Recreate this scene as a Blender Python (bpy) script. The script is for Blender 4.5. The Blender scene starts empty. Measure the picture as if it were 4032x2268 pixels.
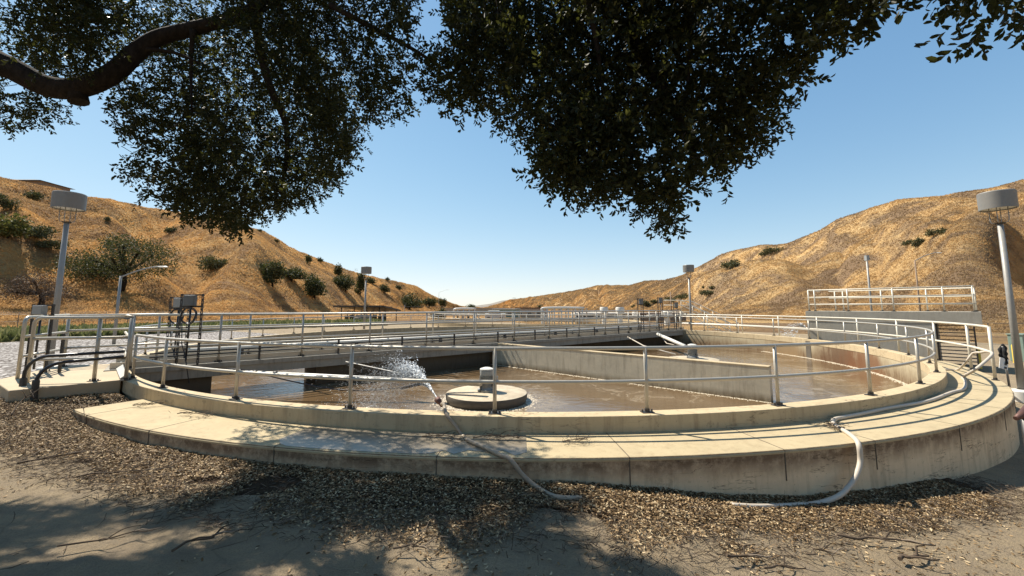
import bpy, math, random
import numpy as np
from mathutils import Vector, Matrix
random.seed(7); RNG = np.random.default_rng(7)
R_ = math.radians
scene = bpy.context.scene
COL = scene.collection
# ------------------------------------------------------------------ site survey
F, PY, TH, EYE = 1584.5329, 1041.432, R_(6.16952), 1.70558      # lens and camera height of the photograph
CX, CY, RT = 0.4985, 22.7154, 15.97                              # centre of the round tank, radius of its rail
ZL = -0.25                                                       # walkway ledge level (tank coping is 0)
WZ = -1.03                                                       # water level
BA = R_(40.4); BD = (math.cos(BA), math.sin(BA)); BN = (math.sin(BA), -math.cos(BA))   # bridge axis / side

def ray(px, py):
    x = (px-2016)/F; v = -(py-PY)/F
    return np.array([x, math.cos(TH)-v*math.sin(TH), math.sin(TH)+v*math.cos(TH)])
def pl(px, py, z):
    r = ray(px, py); t = (z-EYE)/r[2]; return Vector((r[0]*t, r[1]*t, z))
def dep(px, py, y):
    r = ray(px, py); t = y/r[1]; return Vector((r[0]*t, y, EYE+r[2]*t))
def onring(a, r, z=0):
    return Vector((CX+r*math.cos(R_(a)), CY+r*math.sin(R_(a)), z))
def br(s, off, z=0):
    return Vector((CX+s*BD[0]+off*BN[0], CY+s*BD[1]+off*BN[1], z))

# ------------------------------------------------------------------ noise
_perm = RNG.permutation(512)
def vnoise(x, y, seed=0):
    x = np.asarray(x, float); y = np.asarray(y, float)
    xi = np.floor(x).astype(int); yi = np.floor(y).astype(int)
    fx = x-xi; fy = y-yi; fx = fx*fx*(3-2*fx); fy = fy*fy*(3-2*fy)
    def h(a, b): return _perm[(_perm[(a+seed*57) % 512]+b) % 512]/511.0
    return ((h(xi, yi)*(1-fx)+h(xi+1, yi)*fx)*(1-fy)+(h(xi, yi+1)*(1-fx)+h(xi+1, yi+1)*fx)*fy)*2-1
def fbm(x, y, o=4, seed=0):
    s = 0; a = 1; t = 0
    for i in range(o):
        s = s+a*vnoise(x*2**i, y*2**i, seed+i); t += a; a *= .5
    return s/t
def sstep(a, b, x):
    t = np.clip((x-a)/(b-a), 0, 1); return t*t*(3-2*t)

# ------------------------------------------------------------------ object helpers
ORG = {}
def tag(o, label=None, cat=None, group=None, kind=None):
    if label: o['label'] = label
    if cat: o['category'] = cat
    if group: o['group'] = group
    if kind: o['kind'] = kind
    return o
def empty(name, loc, label, cat, group=None):
    o = bpy.data.objects.new(name, None); COL.objects.link(o); o.location = loc; o.empty_display_size = .2
    ORG[o.name] = Vector(loc)
    return tag(o, label, cat, group)
def link(name, me, mat, parent=None):
    o = bpy.data.objects.new(name, me); COL.objects.link(o)
    if mat: me.materials.append(mat)
    if parent is not None:
        o.parent = parent; ORG[o.name] = ORG[parent.name]
    else: ORG[o.name] = Vector((0, 0, 0))
    return o
def np_mesh(name, V, faces, n, smooth=False):
    """V (N,3), faces (M,n) index array"""
    me = bpy.data.meshes.new(name); V = np.ascontiguousarray(V, np.float32); faces = np.ascontiguousarray(faces, np.int32)
    me.vertices.add(len(V)); me.vertices.foreach_set('co', V.ravel())
    me.loops.add(faces.size); me.loops.foreach_set('vertex_index', faces.ravel())
    me.polygons.add(len(faces)); me.polygons.foreach_set('loop_start', np.arange(0, faces.size, n, dtype=np.int32))
    me.polygons.foreach_set('loop_total', np.full(len(faces), n, np.int32))
    if smooth: me.polygons.foreach_set('use_smooth', np.ones(len(faces), bool))
    me.update(calc_edges=True); return me
class MB:
    def __init__(s): s.v = []; s.f = []; s.sm = []
    def add(s, vs, fs, smooth=False):
        b = len(s.v); s.v += [tuple(v) for v in vs]; s.f += [tuple(b+i for i in f) for f in fs]; s.sm += [smooth]*len(fs); return s
    def box(s, c, size, rz=0, rx=0, ry=0):
        hx, hy, hz = size[0]/2, size[1]/2, size[2]/2
        M = Matrix.Rotation(rz, 3, 'Z') @ Matrix.Rotation(ry, 3, 'Y') @ Matrix.Rotation(rx, 3, 'X')
        vs = [M @ Vector((x*hx, y*hy, z*hz))+Vector(c) for x, y, z in ((-1,-1,-1),(1,-1,-1),(1,1,-1),(-1,1,-1),(-1,-1,1),(1,-1,1),(1,1,1),(-1,1,1))]
        return s.add(vs, [(0,3,2,1),(4,5,6,7),(0,1,5,4),(1,2,6,5),(2,3,7,6),(3,0,4,7)])
    def prism(s, poly, z0, z1):
        n = len(poly); A = sum(poly[i][0]*poly[(i+1)%n][1]-poly[(i+1)%n][0]*poly[i][1] for i in range(n))
        if A < 0: poly = poly[::-1]
        vs = [(p[0], p[1], z0) for p in poly]+[(p[0], p[1], z1) for p in poly]
        return s.add(vs, [tuple(range(n-1,-1,-1)), tuple(range(n, 2*n))]+[(i, (i+1)%n, n+(i+1)%n, n+i) for i in range(n)])
    def tube(s, pts, r, seg=8, cap=True, closed=False):
        pts = [Vector(p) for p in pts]; n = len(pts); rs = r if isinstance(r, (list, tuple)) else [r]*n
        vs = []; up = None
        for i, p in enumerate(pts):
            a = pts[(i-1) % n] if (closed or i) else p; b = pts[(i+1) % n] if (closed or i < n-1) else p
            t = (b-a).normalized()
            if up is None:
                up = Vector((0,0,1)) if abs(t.z) < .9 else Vector((1,0,0))
            u = (up-t*up.dot(t)); u = u.normalized() if u.length > 1e-6 else t.orthogonal().normalized()
            up = u; w = t.cross(u)
            vs += [p+(u*math.cos(2*math.pi*k/seg)+w*math.sin(2*math.pi*k/seg))*rs[i] for k in range(seg)]
        fs = []
        for i in range(n if closed else n-1):
            j = (i+1) % n
            fs += [(i*seg+k, i*seg+(k+1)%seg, j*seg+(k+1)%seg, j*seg+k) for k in range(seg)]
        s.add(vs, fs, True)
        if cap and not closed:
            b = len(s.v)-n*seg
            s.f.append(tuple(b+k for k in range(seg-1,-1,-1))); s.f.append(tuple(b+(n-1)*seg+k for k in range(seg))); s.sm += [False]*2
        return s
    def lathe(s, prof, c=(0,0,0), seg=32, smooth=True):
        rows = [[prof[0]]]                      # start a new strip at every sharp corner so that edges stay crisp
        for i in range(1, len(prof)):
            rows[-1].append(prof[i])
            if i < len(prof)-1:
                a, b_, d = prof[i-1], prof[i], prof[i+1]; t0 = math.atan2(b_[1]-a[1], b_[0]-a[0]); t1 = math.atan2(d[1]-b_[1], d[0]-b_[0])
                if abs((t1-t0+math.pi) % (2*math.pi)-math.pi) > .6: rows.append([prof[i]])
        for rw in rows:
            n = len(rw); vs = [(c[0]+r*math.cos(2*math.pi*k/seg), c[1]+r*math.sin(2*math.pi*k/seg), c[2]+z) for r, z in rw for k in range(seg)]
            s.add(vs, [(i*seg+k, i*seg+(k+1)%seg, (i+1)*seg+(k+1)%seg, (i+1)*seg+k) for i in range(n-1) for k in range(seg)], smooth)
        return s
    def arc(s, r0, r1, z0, z1, a0, a1, step=1.0, full=False):
        n = max(2, int(abs(a1-a0)/step)+1); vs = []
        for i in range(n):
            a = a0+(a1-a0)*i/(n-1) if not full else a0+360*i/n
            for rr, zz in ((r0,z0),(r1,z0),(r1,z1),(r0,z1)): vs.append(onring(a, rr, zz))
        fs = []
        for i in range(n if full else n-1):
            j = (i+1) % n
            for k in range(4): fs.append((i*4+k, j*4+k, j*4+(k+1)%4, i*4+(k+1)%4))
        if not full: fs += [(0,1,2,3), ((n-1)*4+3,(n-1)*4+2,(n-1)*4+1,(n-1)*4)]
        return s.add(vs, fs)
    def build(s, name, mat, parent=None, bevel=0):
        o0 = ORG[parent.name] if parent is not None else Vector((0,0,0))
        me = bpy.data.meshes.new(name); me.from_pydata([(v[0]-o0.x, v[1]-o0.y, v[2]-o0.z) for v in s.v], [], s.f)
        me.polygons.foreach_set('use_smooth', s.sm); me.update()
        o = link(name, me, mat, parent)
        if bevel:
            m = o.modifiers.new('edge', 'BEVEL'); m.width = bevel; m.segments = 2; m.limit_method = 'ANGLE'
        return o
def copy_tree(o, parent=None, loc=None):
    c = o.copy(); COL.objects.link(c); c.parent = parent
    if loc is not None: c.location = loc
    for ch in list(o.children): copy_tree(ch, c)
    return c

# ------------------------------------------------------------------ materials
class NT:
    def __init__(s, name):
        s.m = bpy.data.materials.new(name); s.m.use_nodes = True; s.t = s.m.node_tree; s.t.nodes.clear()
        s.out = s.t.nodes.new('ShaderNodeOutputMaterial'); s.b = s.n('ShaderNodeBsdfPrincipled')
        s.l(s.b.outputs[0], s.out.inputs['Surface']); s.co = s.n('ShaderNodeNewGeometry')
    def n(s, t, **k):
        x = s.t.nodes.new(t)
        for a, b in k.items(): setattr(x, a, b)
        return x
    def l(s, a, b): s.t.links.new(a, b)
    def val(s, sock, v):
        if hasattr(v, 'is_linked'): s.l(v, sock)
        else: sock.default_value = v
    def noise(s, scale, detail=6, rough=.6, vec=None, dist=0, stretch=None):
        x = s.n('ShaderNodeTexNoise'); x.inputs['Scale'].default_value = scale; x.inputs['Detail'].default_value = detail
        x.inputs['Roughness'].default_value = rough; x.inputs['Distortion'].default_value = dist
        v = vec or s.co.outputs['Position']
        if stretch:
            mp = s.n('ShaderNodeMapping'); mp.inputs['Scale'].default_value = stretch; s.l(v, mp.inputs['Vector']); v = mp.outputs[0]
        s.l(v, x.inputs['Vector']); return x.outputs['Fac']
    def ramp(s, fac, stops):
        x = s.n('ShaderNodeValToRGB'); s.l(fac, x.inputs[0]); e = x.color_ramp.elements
        while len(e) < len(stops): e.new(.5)
        for i, (p, c) in enumerate(stops):
            e[i].position = p; e[i].color = (c, c, c, 1) if isinstance(c, (int, float)) else (*c, 1)
        return x.outputs[0]
    def mix(s, fac, a, b):
        x = s.n('ShaderNodeMix', data_type='RGBA'); s.val(x.inputs['Factor'], fac)
        for k, v in ((6, a), (7, b)): s.val(x.inputs[k], (*v, 1) if isinstance(v, tuple) else v)
        return x.outputs[2]
    def mul(s, a, b, op='MULTIPLY'):
        x = s.n('ShaderNodeMath', operation=op); s.val(x.inputs[0], a); s.val(x.inputs[1], b); return x.outputs[0]
    def z(s):
        x = s.n('ShaderNodeSeparateXYZ'); s.l(s.co.outputs['Position'], x.inputs[0]); return x.outputs[2]
    def maprange(s, v, a, b, c=0, d=1):
        x = s.n('ShaderNodeMapRange'); s.l(v, x.inputs[0])
        for i, q in enumerate((a, b, c, d)): x.inputs[1+i].default_value = q
        return x.outputs[0]
    def bump(s, h, strength=.3, dist=.02):
        x = s.n('ShaderNodeBump'); x.inputs['Strength'].default_value = strength; x.inputs['Distance'].default_value = dist
        s.l(h, x.inputs['Height']); s.l(x.outputs[0], s.b.inputs['Normal']); return x
    def fin(s, color, rough=.6, metal=0, spec=.5):
        s.val(s.b.inputs['Base Color'], (*color, 1) if isinstance(color, tuple) else color)
        s.val(s.b.inputs['Roughness'], rough); s.val(s.b.inputs['Metallic'], metal); s.val(s.b.inputs['Specular IOR Level'], spec)
        return s.m

def concrete(name, c, dirt, bumpd=.004, streak=True, band=None, dirtamt=.5, low=None, crack=False, stain=None):
    t = NT(name)
    col = t.mix(t.ramp(t.noise(1.3, 8, .65), [(.3, 0), (.75, 1)]), c, tuple(x*.78 for x in c))
    col = t.mix(t.mul(t.ramp(t.noise(9, 8, .7), [(.45, 0), (.8, 1)]), .35), col, tuple(x*1.15 for x in c))
    if streak:
        col = t.mix(t.mul(t.ramp(t.noise(2.2, 6, .7, stretch=(3, 3, .35)), [(.5, 0), (.72, 1)]), dirtamt), col, dirt)
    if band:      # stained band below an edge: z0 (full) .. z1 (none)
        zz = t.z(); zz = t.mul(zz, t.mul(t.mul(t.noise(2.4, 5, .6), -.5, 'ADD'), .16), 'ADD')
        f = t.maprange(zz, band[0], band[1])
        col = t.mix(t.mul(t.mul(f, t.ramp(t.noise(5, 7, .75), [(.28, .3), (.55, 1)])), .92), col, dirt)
    if low:       # scum line above the water
        zz = t.mul(t.z(), t.mul(t.mul(t.noise(1.1, 5, .65), -.5, 'ADD'), low[2]), 'ADD')
        f = t.maprange(zz, low[0], low[1], 1, 0)
        col = t.mix(t.mul(f, t.ramp(t.noise(3, 7, .7, stretch=(3, 3, .5)), [(.3, .5), (.6, 1)])), col, low[3])
    if stain:
        for (px_, py_, pz_), rad, cs in stain:
            d_ = t.n('ShaderNodeVectorMath', operation='DISTANCE'); t.l(t.co.outputs['Position'], d_.inputs[0]); d_.inputs[1].default_value = (px_, py_, pz_)
            m_ = t.maprange(t.mul(d_.outputs['Value'], t.mul(t.mul(t.noise(1.6, 7, .7, stretch=(1, 1, .4)), -.5, 'ADD'), rad*1.8), 'ADD'), rad*.35, rad, 1, 0)
            col = t.mix(t.mul(m_, .85), col, cs)
    if crack:
        ck = t.ramp(t.noise(1.0, 5, .6, stretch=(.45, .45, 3.2)), [(.495, 0), (.5, 1), (.505, 0)])
        col = t.mix(t.mul(ck, t.ramp(t.noise(.7, 3), [(.42, 0), (.55, .9)])), col, (.05, .035, .022))
        pt = t.ramp(t.noise(4.5, 6, .7), [(.60, 0), (.64, 1)]); col = t.mix(t.mul(pt, .55), col, tuple(x*.5 for x in c))
    sp = t.ramp(t.noise(26, 3, .6), [(.27, 1), (.33, 0)])
    col = t.mix(t.mul(sp, .6), col, tuple(x*.5 for x in dirt))
    h = t.mul(t.noise(40, 6, .7), t.mul(t.noise(6, 5, .6), 2), 'ADD')
    t.bump(h, .5, bumpd)
    return t.fin(col, .85, 0, .25)
def paint(name, c, rough=.45, metal=0, wear=.25, wc=None, sc=7):
    t = NT(name); wc = wc or tuple(x*.6 for x in c)
    col = t.mix(t.mul(t.ramp(t.noise(sc, 7, .7), [(.4, 0), (.75, 1)]), wear), c, wc)
    t.bump(t.noise(60, 4), .12, .002)
    return t.fin(col, t.maprange(t.noise(11, 5), .3, .7, rough*.8, rough*1.25), metal)
M = {}
M['ledge'] = concrete('walkway_concrete', (.45, .36, .215), (.22, .155, .085), dirtamt=.4)
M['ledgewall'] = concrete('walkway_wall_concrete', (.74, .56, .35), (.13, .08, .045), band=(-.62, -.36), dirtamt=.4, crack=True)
M['coping'] = concrete('coping_concrete', (.52, .41, .25), (.20, .135, .075), dirtamt=.55, crack=True)
M['tank'] = concrete('tank_wall_concrete', (.46, .385, .25), (.22, .16, .10), dirtamt=.6, low=(-.95, -.35, .75, (.13, .075, .035)), stain=[(tuple(onring(-9, 15.85, -.55)), 2.2, (.10, .05, .025)), (tuple(onring(-16, 15.85, -.95)), 2.0, (.16, .07, .03)), (tuple(onring(6, 15.85, -.8)), 1.6, (.24, .16, .08))])
M['baffle'] = concrete('baffle_concrete', (.66, .575, .415), (.24, .19, .13), dirtamt=.55, low=(-1.0, -.78, .12, (.16, .12, .07)))
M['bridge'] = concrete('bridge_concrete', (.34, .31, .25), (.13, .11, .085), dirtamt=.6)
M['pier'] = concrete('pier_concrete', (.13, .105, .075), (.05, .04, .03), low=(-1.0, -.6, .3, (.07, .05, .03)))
M['slab'] = concrete('landing_concrete', (.46, .365, .24), (.25, .19, .12), streak=False)
M['greyconc'] = concrete('platform_concrete', (.40, .37, .305), (.20, .175, .14), dirtamt=.5)
M['rail'] = paint('galvanised_rail', (.45, .415, .345), .38, .35, .35, (.33, .30, .26), 9)
M['whiterail'] = paint('pale_rail', (.62, .57, .46), .42, .1, .3, (.42, .37, .30), 9)
M['pole'] = paint('grey_pole_paint', (.30, .285, .255), .5, .2, .25)
M['drum'] = paint('lamp_drum_paint', (.20, .19, .17), .5, .1, .25)
M['diffuser'] = paint('lamp_diffuser', (.62, .60, .52), .4)
M['black'] = paint('black_conduit', (.015, .016, .02), .35, 0, .3, (.05, .045, .04))
M['dark'] = paint('dark_steel', (.05, .048, .045), .5, .4, .35, (.10, .075, .055))
M['boxgrey'] = paint('junction_box_grey', (.13, .14, .14), .5)
M['boxlight'] = paint('junction_box_light_grey', (.30, .31, .30), .5)
M['motor'] = paint('motor_grey', (.27, .275, .26), .45, .2, .5, (.17, .15, .12))
M['white'] = paint('weathered_white', (.60, .57, .50), .45, 0, .3, (.45, .41, .34))
M['disc'] = paint('float_disc', (.50, .42, .29), .6, 0, .8, (.26, .18, .10), 3)
M['discside'] = paint('float_side', (.12, .10, .075), .6, 0, .5, (.05, .04, .03), 4)
M['hosetan'] = paint('tan_hose', (.34, .27, .19), .6, 0, .4, (.2, .15, .1))
M['hosewhite'] = paint('white_hose', (.50, .435, .345), .55, 0, .35, (.42, .35, .28))
M['rust'] = paint('rusty_brass', (.12, .055, .04), .6, .3, .5, (.08, .04, .03))
M['wood'] = paint('weathered_wood', (.25, .17, .11), .8)
M['yellow'] = paint('yellow_paint', (.75, .52, .06), .5)
M['green'] = paint('green_box', (.20, .27, .22), .5)
M['roof'] = paint('dark_roof', (.075, .07, .068), .8)
M['stucco'] = paint('tan_stucco', (.38, .31, .24), .9)
M['glass'] = paint('dark_glass', (.03, .04, .05), .15)
M['fence'] = paint('fence_wire', (.17, .16, .14), .6, .5)
M['sign'] = paint('sign_white', (.75, .74, .70), .5)
M['ink'] = paint('sign_ink', (.06, .06, .06), .6)
M['rag'] = paint('black_rag', (.012, .012, .012), .9)
def barkmat():
    t = NT('oak_bark'); n1 = t.noise(14, 8, .7, stretch=(1, 1, .4))
    t.bump(n1, 1, .03); return t.fin(t.ramp(n1, [(.3, (.010, .008, .006)), (.7, (.042, .033, .026))]), .9, 0, .1)
M['bark'] = barkmat()
def leafmat(name, stops, trans=.35, rough=.4, sat=None):
    t = NT(name); ri = t.co.outputs['Random Per Island']
    col = t.ramp(ri, stops); t.fin(col, rough, 0, .4 if rough < .5 else .12)
    tr = t.n('ShaderNodeBsdfTranslucent'); t.l(t.mix(.5, col, (.16, .17, .03)) if sat is None else col, tr.inputs[0])
    mx = t.n('ShaderNodeMixShader'); mx.inputs[0].default_value = trans
    t.l(t.b.outputs[0], mx.inputs[1]); t.l(tr.outputs[0], mx.inputs[2]); t.l(mx.outputs[0], t.out.inputs['Surface'])
    return t.m
M['leaf'] = leafmat('oak_leaf', [(0, (.010, .012, .005)), (.5, (.017, .020, .008)), (.88, (.030, .032, .011)), (1, (.10, .095, .03))], .25, .5)
M['hilloak'] = leafmat('hill_oak_leaf', [(0, (.032, .040, .018)), (.6, (.058, .066, .029)), (1, (.11, .108, .05))], .18, .6)
M['brush'] = leafmat('sage_brush', [(0, (.055, .060, .030)), (.6, (.09, .092, .045)), (1, (.14, .125, .065))], .15, .7)
M['yellowgreen'] = leafmat('yellow_green_leaf', [(0, (.07, .075, .022)), (.6, (.12, .12, .035)), (1, (.17, .155, .05))], .25, .6)
M['barebrush'] = leafmat('bare_brush', [(0, (.14, .10, .07)), (1, (.24, .18, .13))], .05, .8, 1)
M['litter'] = leafmat('dead_leaf', [(0, (.05, .03, .015)), (.4, (.16, .10, .046)), (.75, (.34, .23, .12)), (1, (.62, .49, .30))], .12, .6, 1)
M['twig'] = leafmat('dry_twig', [(0, (.045, .032, .022)), (.7, (.11, .08, .055)), (1, (.25, .20, .15))], .02, .85, 1)
M['drygrass'] = leafmat('dry_grass', [(0, (.22, .115, .04)), (.5, (.38, .215, .075)), (1, (.52, .33, .13))], .25, .7, 1)
M['greengrass'] = leafmat('green_grass', [(0, (.10, .115, .04)), (.6, (.19, .20, .075)), (1, (.32, .29, .13))], .3, .7, 1)
def groundmat():
    t = NT('dirt_asphalt')
    n1 = t.noise(.5, 8, .65); n2 = t.noise(6, 8, .7); n3 = t.noise(70, 4, .7)
    col = t.ramp(n1, [(.3, (.27, .205, .125)), (.55, (.38, .29, .175)), (.75, (.45, .35, .215))])
    col = t.mix(t.mul(t.ramp(n2, [(.42, 0), (.7, 1)]), .55), col, (.20, .165, .125))
    col = t.mix(t.mul(t.ramp(n3, [(.35, 1), (.55, 0)]), .45), col, (.12, .095, .07))
    v = t.n('ShaderNodeTexVoronoi'); v.feature = 'DISTANCE_TO_EDGE'; v.inputs['Scale'].default_value = 1.1
    dn = t.n('ShaderNodeTexNoise'); dn.inputs['Scale'].default_value = 2.5; t.l(t.co.outputs['Position'], dn.inputs['Vector'])
    mx = t.mix(.25, t.co.outputs['Position'], dn.outputs['Color']); t.l(mx, v.inputs['Vector'])
    cr = t.ramp(v.outputs['Distance'], [(0, 1), (.012, 0)])
    col = t.mix(t.mul(cr, t.ramp(t.noise(.9, 3), [(.45, 0), (.6, .4)])), col, (.09, .07, .05))
    h = t.mul(t.mul(t.noise(25, 7, .75), n2, 'ADD'), t.mul(n3, .6), 'ADD')
    gr = t.ramp(t.noise(160, 3, .7), [(.38, 0), (.62, 1)]); col = t.mix(t.mul(gr, .4), t.mix(.22, col, (.13, .10, .07)), col)
    bl = t.ramp(t.noise(1.7, 7, .75, dist=.6), [(.46, 0), (.60, 1)]); col = t.mix(t.mul(bl, .32), col, (.19, .15, .105))
    t.bump(h, 1.0, .03); return t.fin(col, .95, 0, .15)
M['ground'] = groundmat()
def hillcolor(t):
    a = t.noise(.016, 7, .65); b = t.noise(.11, 8, .7); c = t.noise(1.0, 6, .75); d = t.noise(.04, 7, .72, dist=1.2)
    col = t.ramp(b, [(.3, (.50, .265, .090)), (.5, (.64, .365, .130)), (.70, (.70, .44, .175))])
    col = t.mix(t.mul(t.ramp(d, [(.44, 0), (.55, 1)]), .8), col, (.22, .125, .066))
    col = t.mix(t.mul(t.ramp(a, [(.45, 0), (.65, 1)]), .40), col, (.38, .27, .14))
    col = t.mix(t.mul(t.ramp(c, [(.30, 1), (.5, 0)]), .35), col, (.26, .15, .07))
    # the right-hand slope carries paler, greyer grass
    sx = t.n('ShaderNodeSeparateXYZ'); t.l(t.co.outputs['Position'], sx.inputs[0])
    f = t.mul(t.maprange(sx.outputs[0], -5, 60), .62)
    pale = t.mix(t.ramp(d, [(.42, 0), (.55, 1)]), t.ramp(b, [(.3, (.40, .265, .12)), (.5, (.52, .36, .175)), (.70, (.62, .46, .245))]), (.24, .175, .115))
    return t.mix(f, col, pale), b
def hillmat():
    t = NT('dry_hillside'); col, b = hillcolor(t)
    h = t.mul(t.mul(t.noise(.9, 8, .8), 1.2), t.mul(b, 2.0), 'ADD')
    t.bump(h, 1.0, 1.1); return t.fin(col, .95, 0, .1)
def drygrassmat():
    t = NT('dry_grass'); col, b = hillcolor(t); ri = t.co.outputs['Random Per Island']
    col = t.mix(t.mul(ri, .35), col, t.mix(ri, (.36, .225, .09), (.72, .52, .26)))
    t.fin(col, .9, 0, .05); tr = t.n('ShaderNodeBsdfTranslucent'); t.l(col, tr.inputs[0]); mx = t.n('ShaderNodeMixShader'); mx.inputs[0].default_value = .45
    t.l(t.b.outputs[0], mx.inputs[1]); t.l(tr.outputs[0], mx.inputs[2]); t.l(mx.outputs[0], t.out.inputs['Surface']); return t.m
M['drygrass'] = drygrassmat()
M['hill'] = hillmat()
def gravelmat():
    t = NT('grey_gravel')
    v = t.n('ShaderNodeTexVoronoi'); v.inputs['Scale'].default_value = 9; t.l(t.co.outputs['Position'], v.inputs['Vector'])
    sp = t.n('ShaderNodeSeparateColor'); t.l(v.outputs['Color'], sp.inputs[0])
    col = t.ramp(sp.outputs[0], [(0, (.20, .18, .16)), (.5, (.42, .385, .35)), (1, (.66, .62, .57))])
    col = t.mix(t.ramp(v.outputs['Distance'], [(.35, 0), (.62, 1)]), col, (.07, .055, .045))
    t.bump(t.mul(v.outputs['Distance'], -1), 1, .06); return t.fin(col, .9, 0, .2)
M['gravel'] = gravelmat()
AER = [(-.75, 12.3), (8.9, 20.2)]
def watermat():
    t = NT('brown_water')
    w = t.n('ShaderNodeTexNoise'); w.inputs['Scale'].default_value = .35; w.inputs['Detail'].default_value = 4; t.l(t.co.outputs['Position'], w.inputs['Vector'])
    vec = t.n('ShaderNodeVectorMath', operation='MULTIPLY_ADD'); t.l(w.outputs['Color'], vec.inputs[0]); vec.inputs[1].default_value = (5, 5, 0); t.l(t.co.outputs['Position'], vec.inputs[2])
    s1 = t.noise(.8, 8, .72, vec=vec.outputs[0]); s2 = t.noise(3.2, 8, .75, vec=vec.outputs[0])
    base = t.ramp(t.noise(.25, 5, .6), [(.35, (.10, .062, .030)), (.65, (.15, .097, .05))])
    f = t.ramp(s1, [(.54, 0), (.60, .5), (.66, .1), (.72, .6)]); f = t.mul(f, t.ramp(s2, [(.35, .2), (.65, 1)]))
    foam = f
    for ax, ay in AER:
        d = t.n('ShaderNodeVectorMath', operation='DISTANCE'); t.l(t.co.outputs['Position'], d.inputs[0]); d.inputs[1].default_value = (ax, ay, WZ)
        m = t.ramp(t.maprange(d.outputs['Value'], 1.1, 2.6), [(0, 1), (.35, .55), (1, 0)])
        m = t.mul(m, t.ramp(t.noise(7, 7, .8), [(.4, 0), (.6, 1)]))
        foam = t.mul(foam, m, 'MAXIMUM')
    col = t.mix(foam, base, (.42, .335, .23))
    wv = t.mul(t.noise(2.2, 4, .55, stretch=(1, 1.8, 1)), t.mul(t.noise(9, 4, .6), .35), 'ADD')
    t.bump(wv, .15, .07)
    return t.fin(col, t.mix(foam, (.04, .04, .04), (.5, .5, .5)), 0, .5)
M['water'] = watermat()
def dropmat():
    t = NT('water_drops'); t.fin((.85, .88, .9), .15); t.b.inputs['Transmission Weight'].default_value = .35; t.b.inputs['IOR'].default_value = 1.33; return t.m
M['drop'] = dropmat()
def wetmat():
    t = NT('wet_concrete'); return t.fin(t.ramp(t.noise(2, 6), [(.3, (.16, .135, .10)), (.7, (.26, .215, .15))]), .3, 0, .6)
M['wet'] = wetmat()

# ------------------------------------------------------------------ terrain
def zedge(x): return np.interp(x, [-12, -5, 0, 1, 3.6, 7.7, 12, 20, 60], [-.5, -.54, -.57, -.62, -.93, -1.08, -1.3, -1.37, -1.2])
RIDGE = [(-900, 560, 105), (-400, 640, 112), (0, 702, 120), (120, 725, 126), (200, 742, 130), (330, 780, 138), (430, 790, 145), (560, 818, 155), (700, 840, 168), (850, 868, 185), (950, 890, 198), (1040, 915, 212),
         (1130, 975, 232), (1220, 1010, 255), (1300, 1040, 280), (1380, 1070, 305), (1480, 1095, 345), (1560, 1110, 385), (1640, 1130, 440), (1700, 1165, 500), (1760, 1190, 580), (1815, 1209, 700), (1850, 1212, 900), (1900, 1212, 1200),
         (1960, 1200, 1000), (2010, 1182, 900), (2130, 1165, 760), (2260, 1145, 660), (2350, 1125, 580), (2480, 1124, 480), (2540, 1106, 440), (2620, 1103, 400), (2690, 1083, 370), (2760, 1045, 345), (2840, 1000, 320), (2890, 987, 305), (2990, 967, 280), (3090, 960, 258),
         (3230, 905, 232), (3290, 865, 222), (3430, 815, 200), (3530, 785, 188), (3700, 770, 172), (3900, 735, 160), (4032, 705, 152), (4400, 640, 135), (5000, 560, 120)]
FOOT = [(-900, 40), (0, 50), (400, 56), (700, 66), (1000, 90), (1300, 135), (1560, 210), (1700, 330), (1850, 800), (1900, 1000), (1960, 900), (2130, 520), (2350, 320), (2620, 170), (2890, 115), (3300, 78), (3700, 58), (4032, 50), (5000, 40)]
rp = np.array([tuple(dep(*r)) for r in RIDGE]); RU, RYc, RZ = rp[:, 0]/rp[:, 1], rp[:, 1], rp[:, 2]
FU = np.array([(p-2016)/F for p, _ in FOOT]); FYf = np.array([y for _, y in FOOT])
def ground_z(x, y):
    x = np.asarray(x, float); y = np.asarray(y, float)
    d = np.hypot(x-CX, y-CY)-17.2
    z = zedge(x)+.06*np.clip(d, 0, 4.5)*sstep(9, 5, y)
    z = z+.015*fbm(x*.8, y*.8, 3, 5)+.24*np.exp(-((x+10.6)**2+(y-8.9)**2)/(2*1.7**2))
    yy = np.maximum(y, 1); u = np.clip(x/yy, -1.84, 1.88)
    yc = np.interp(u, RU, RYc); zc = np.interp(u, RU, RZ); yf = np.interp(u, FU, FYf)
    yq = np.where(y > 1, y, np.abs(x)/1.85)           # behind the camera the flanks run on
    yq = np.maximum(yq, np.abs(x)/1.86)
    t = (yq-yf)/(yc-yf); tc = np.clip(t, 0, 1)
    S = np.where(tc < 1, .65*tc+.35*tc*tc*(3-2*tc), 1)+np.clip(t-1, 0, 3)*.12
    S = S-np.clip(t-1.5, 0, 40)*.35
    h = (zc+.8)*S
    arc = u*yc
    am = sstep(0, .35, tc)*(1-sstep(.78, 1.0, tc))*np.clip(zc, 0, 60)
    wx = arc/19+.25*fbm(x/60, y/60, 2, 9)
    g = (np.abs(fbm(wx, tc*1.1+arc/300, 3, 3))*2-.55)*.36
    g = g+fbm(x/15, y/15, 4, 21)*.045
    h = h+am*g
    h = h+sstep(.02, .2, tc)*fbm(x/5, y/5, 3, 31)*np.minimum(1.0, .22+yq/500)
    h = np.where(t > 0, np.maximum(h, -.3*0), 0)
    far = sstep(15, 40, d)
    return z*(1-.0)+np.where(t > 0, h, 0)+far*fbm(x/25, y/25, 3, 41)*.12
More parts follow.
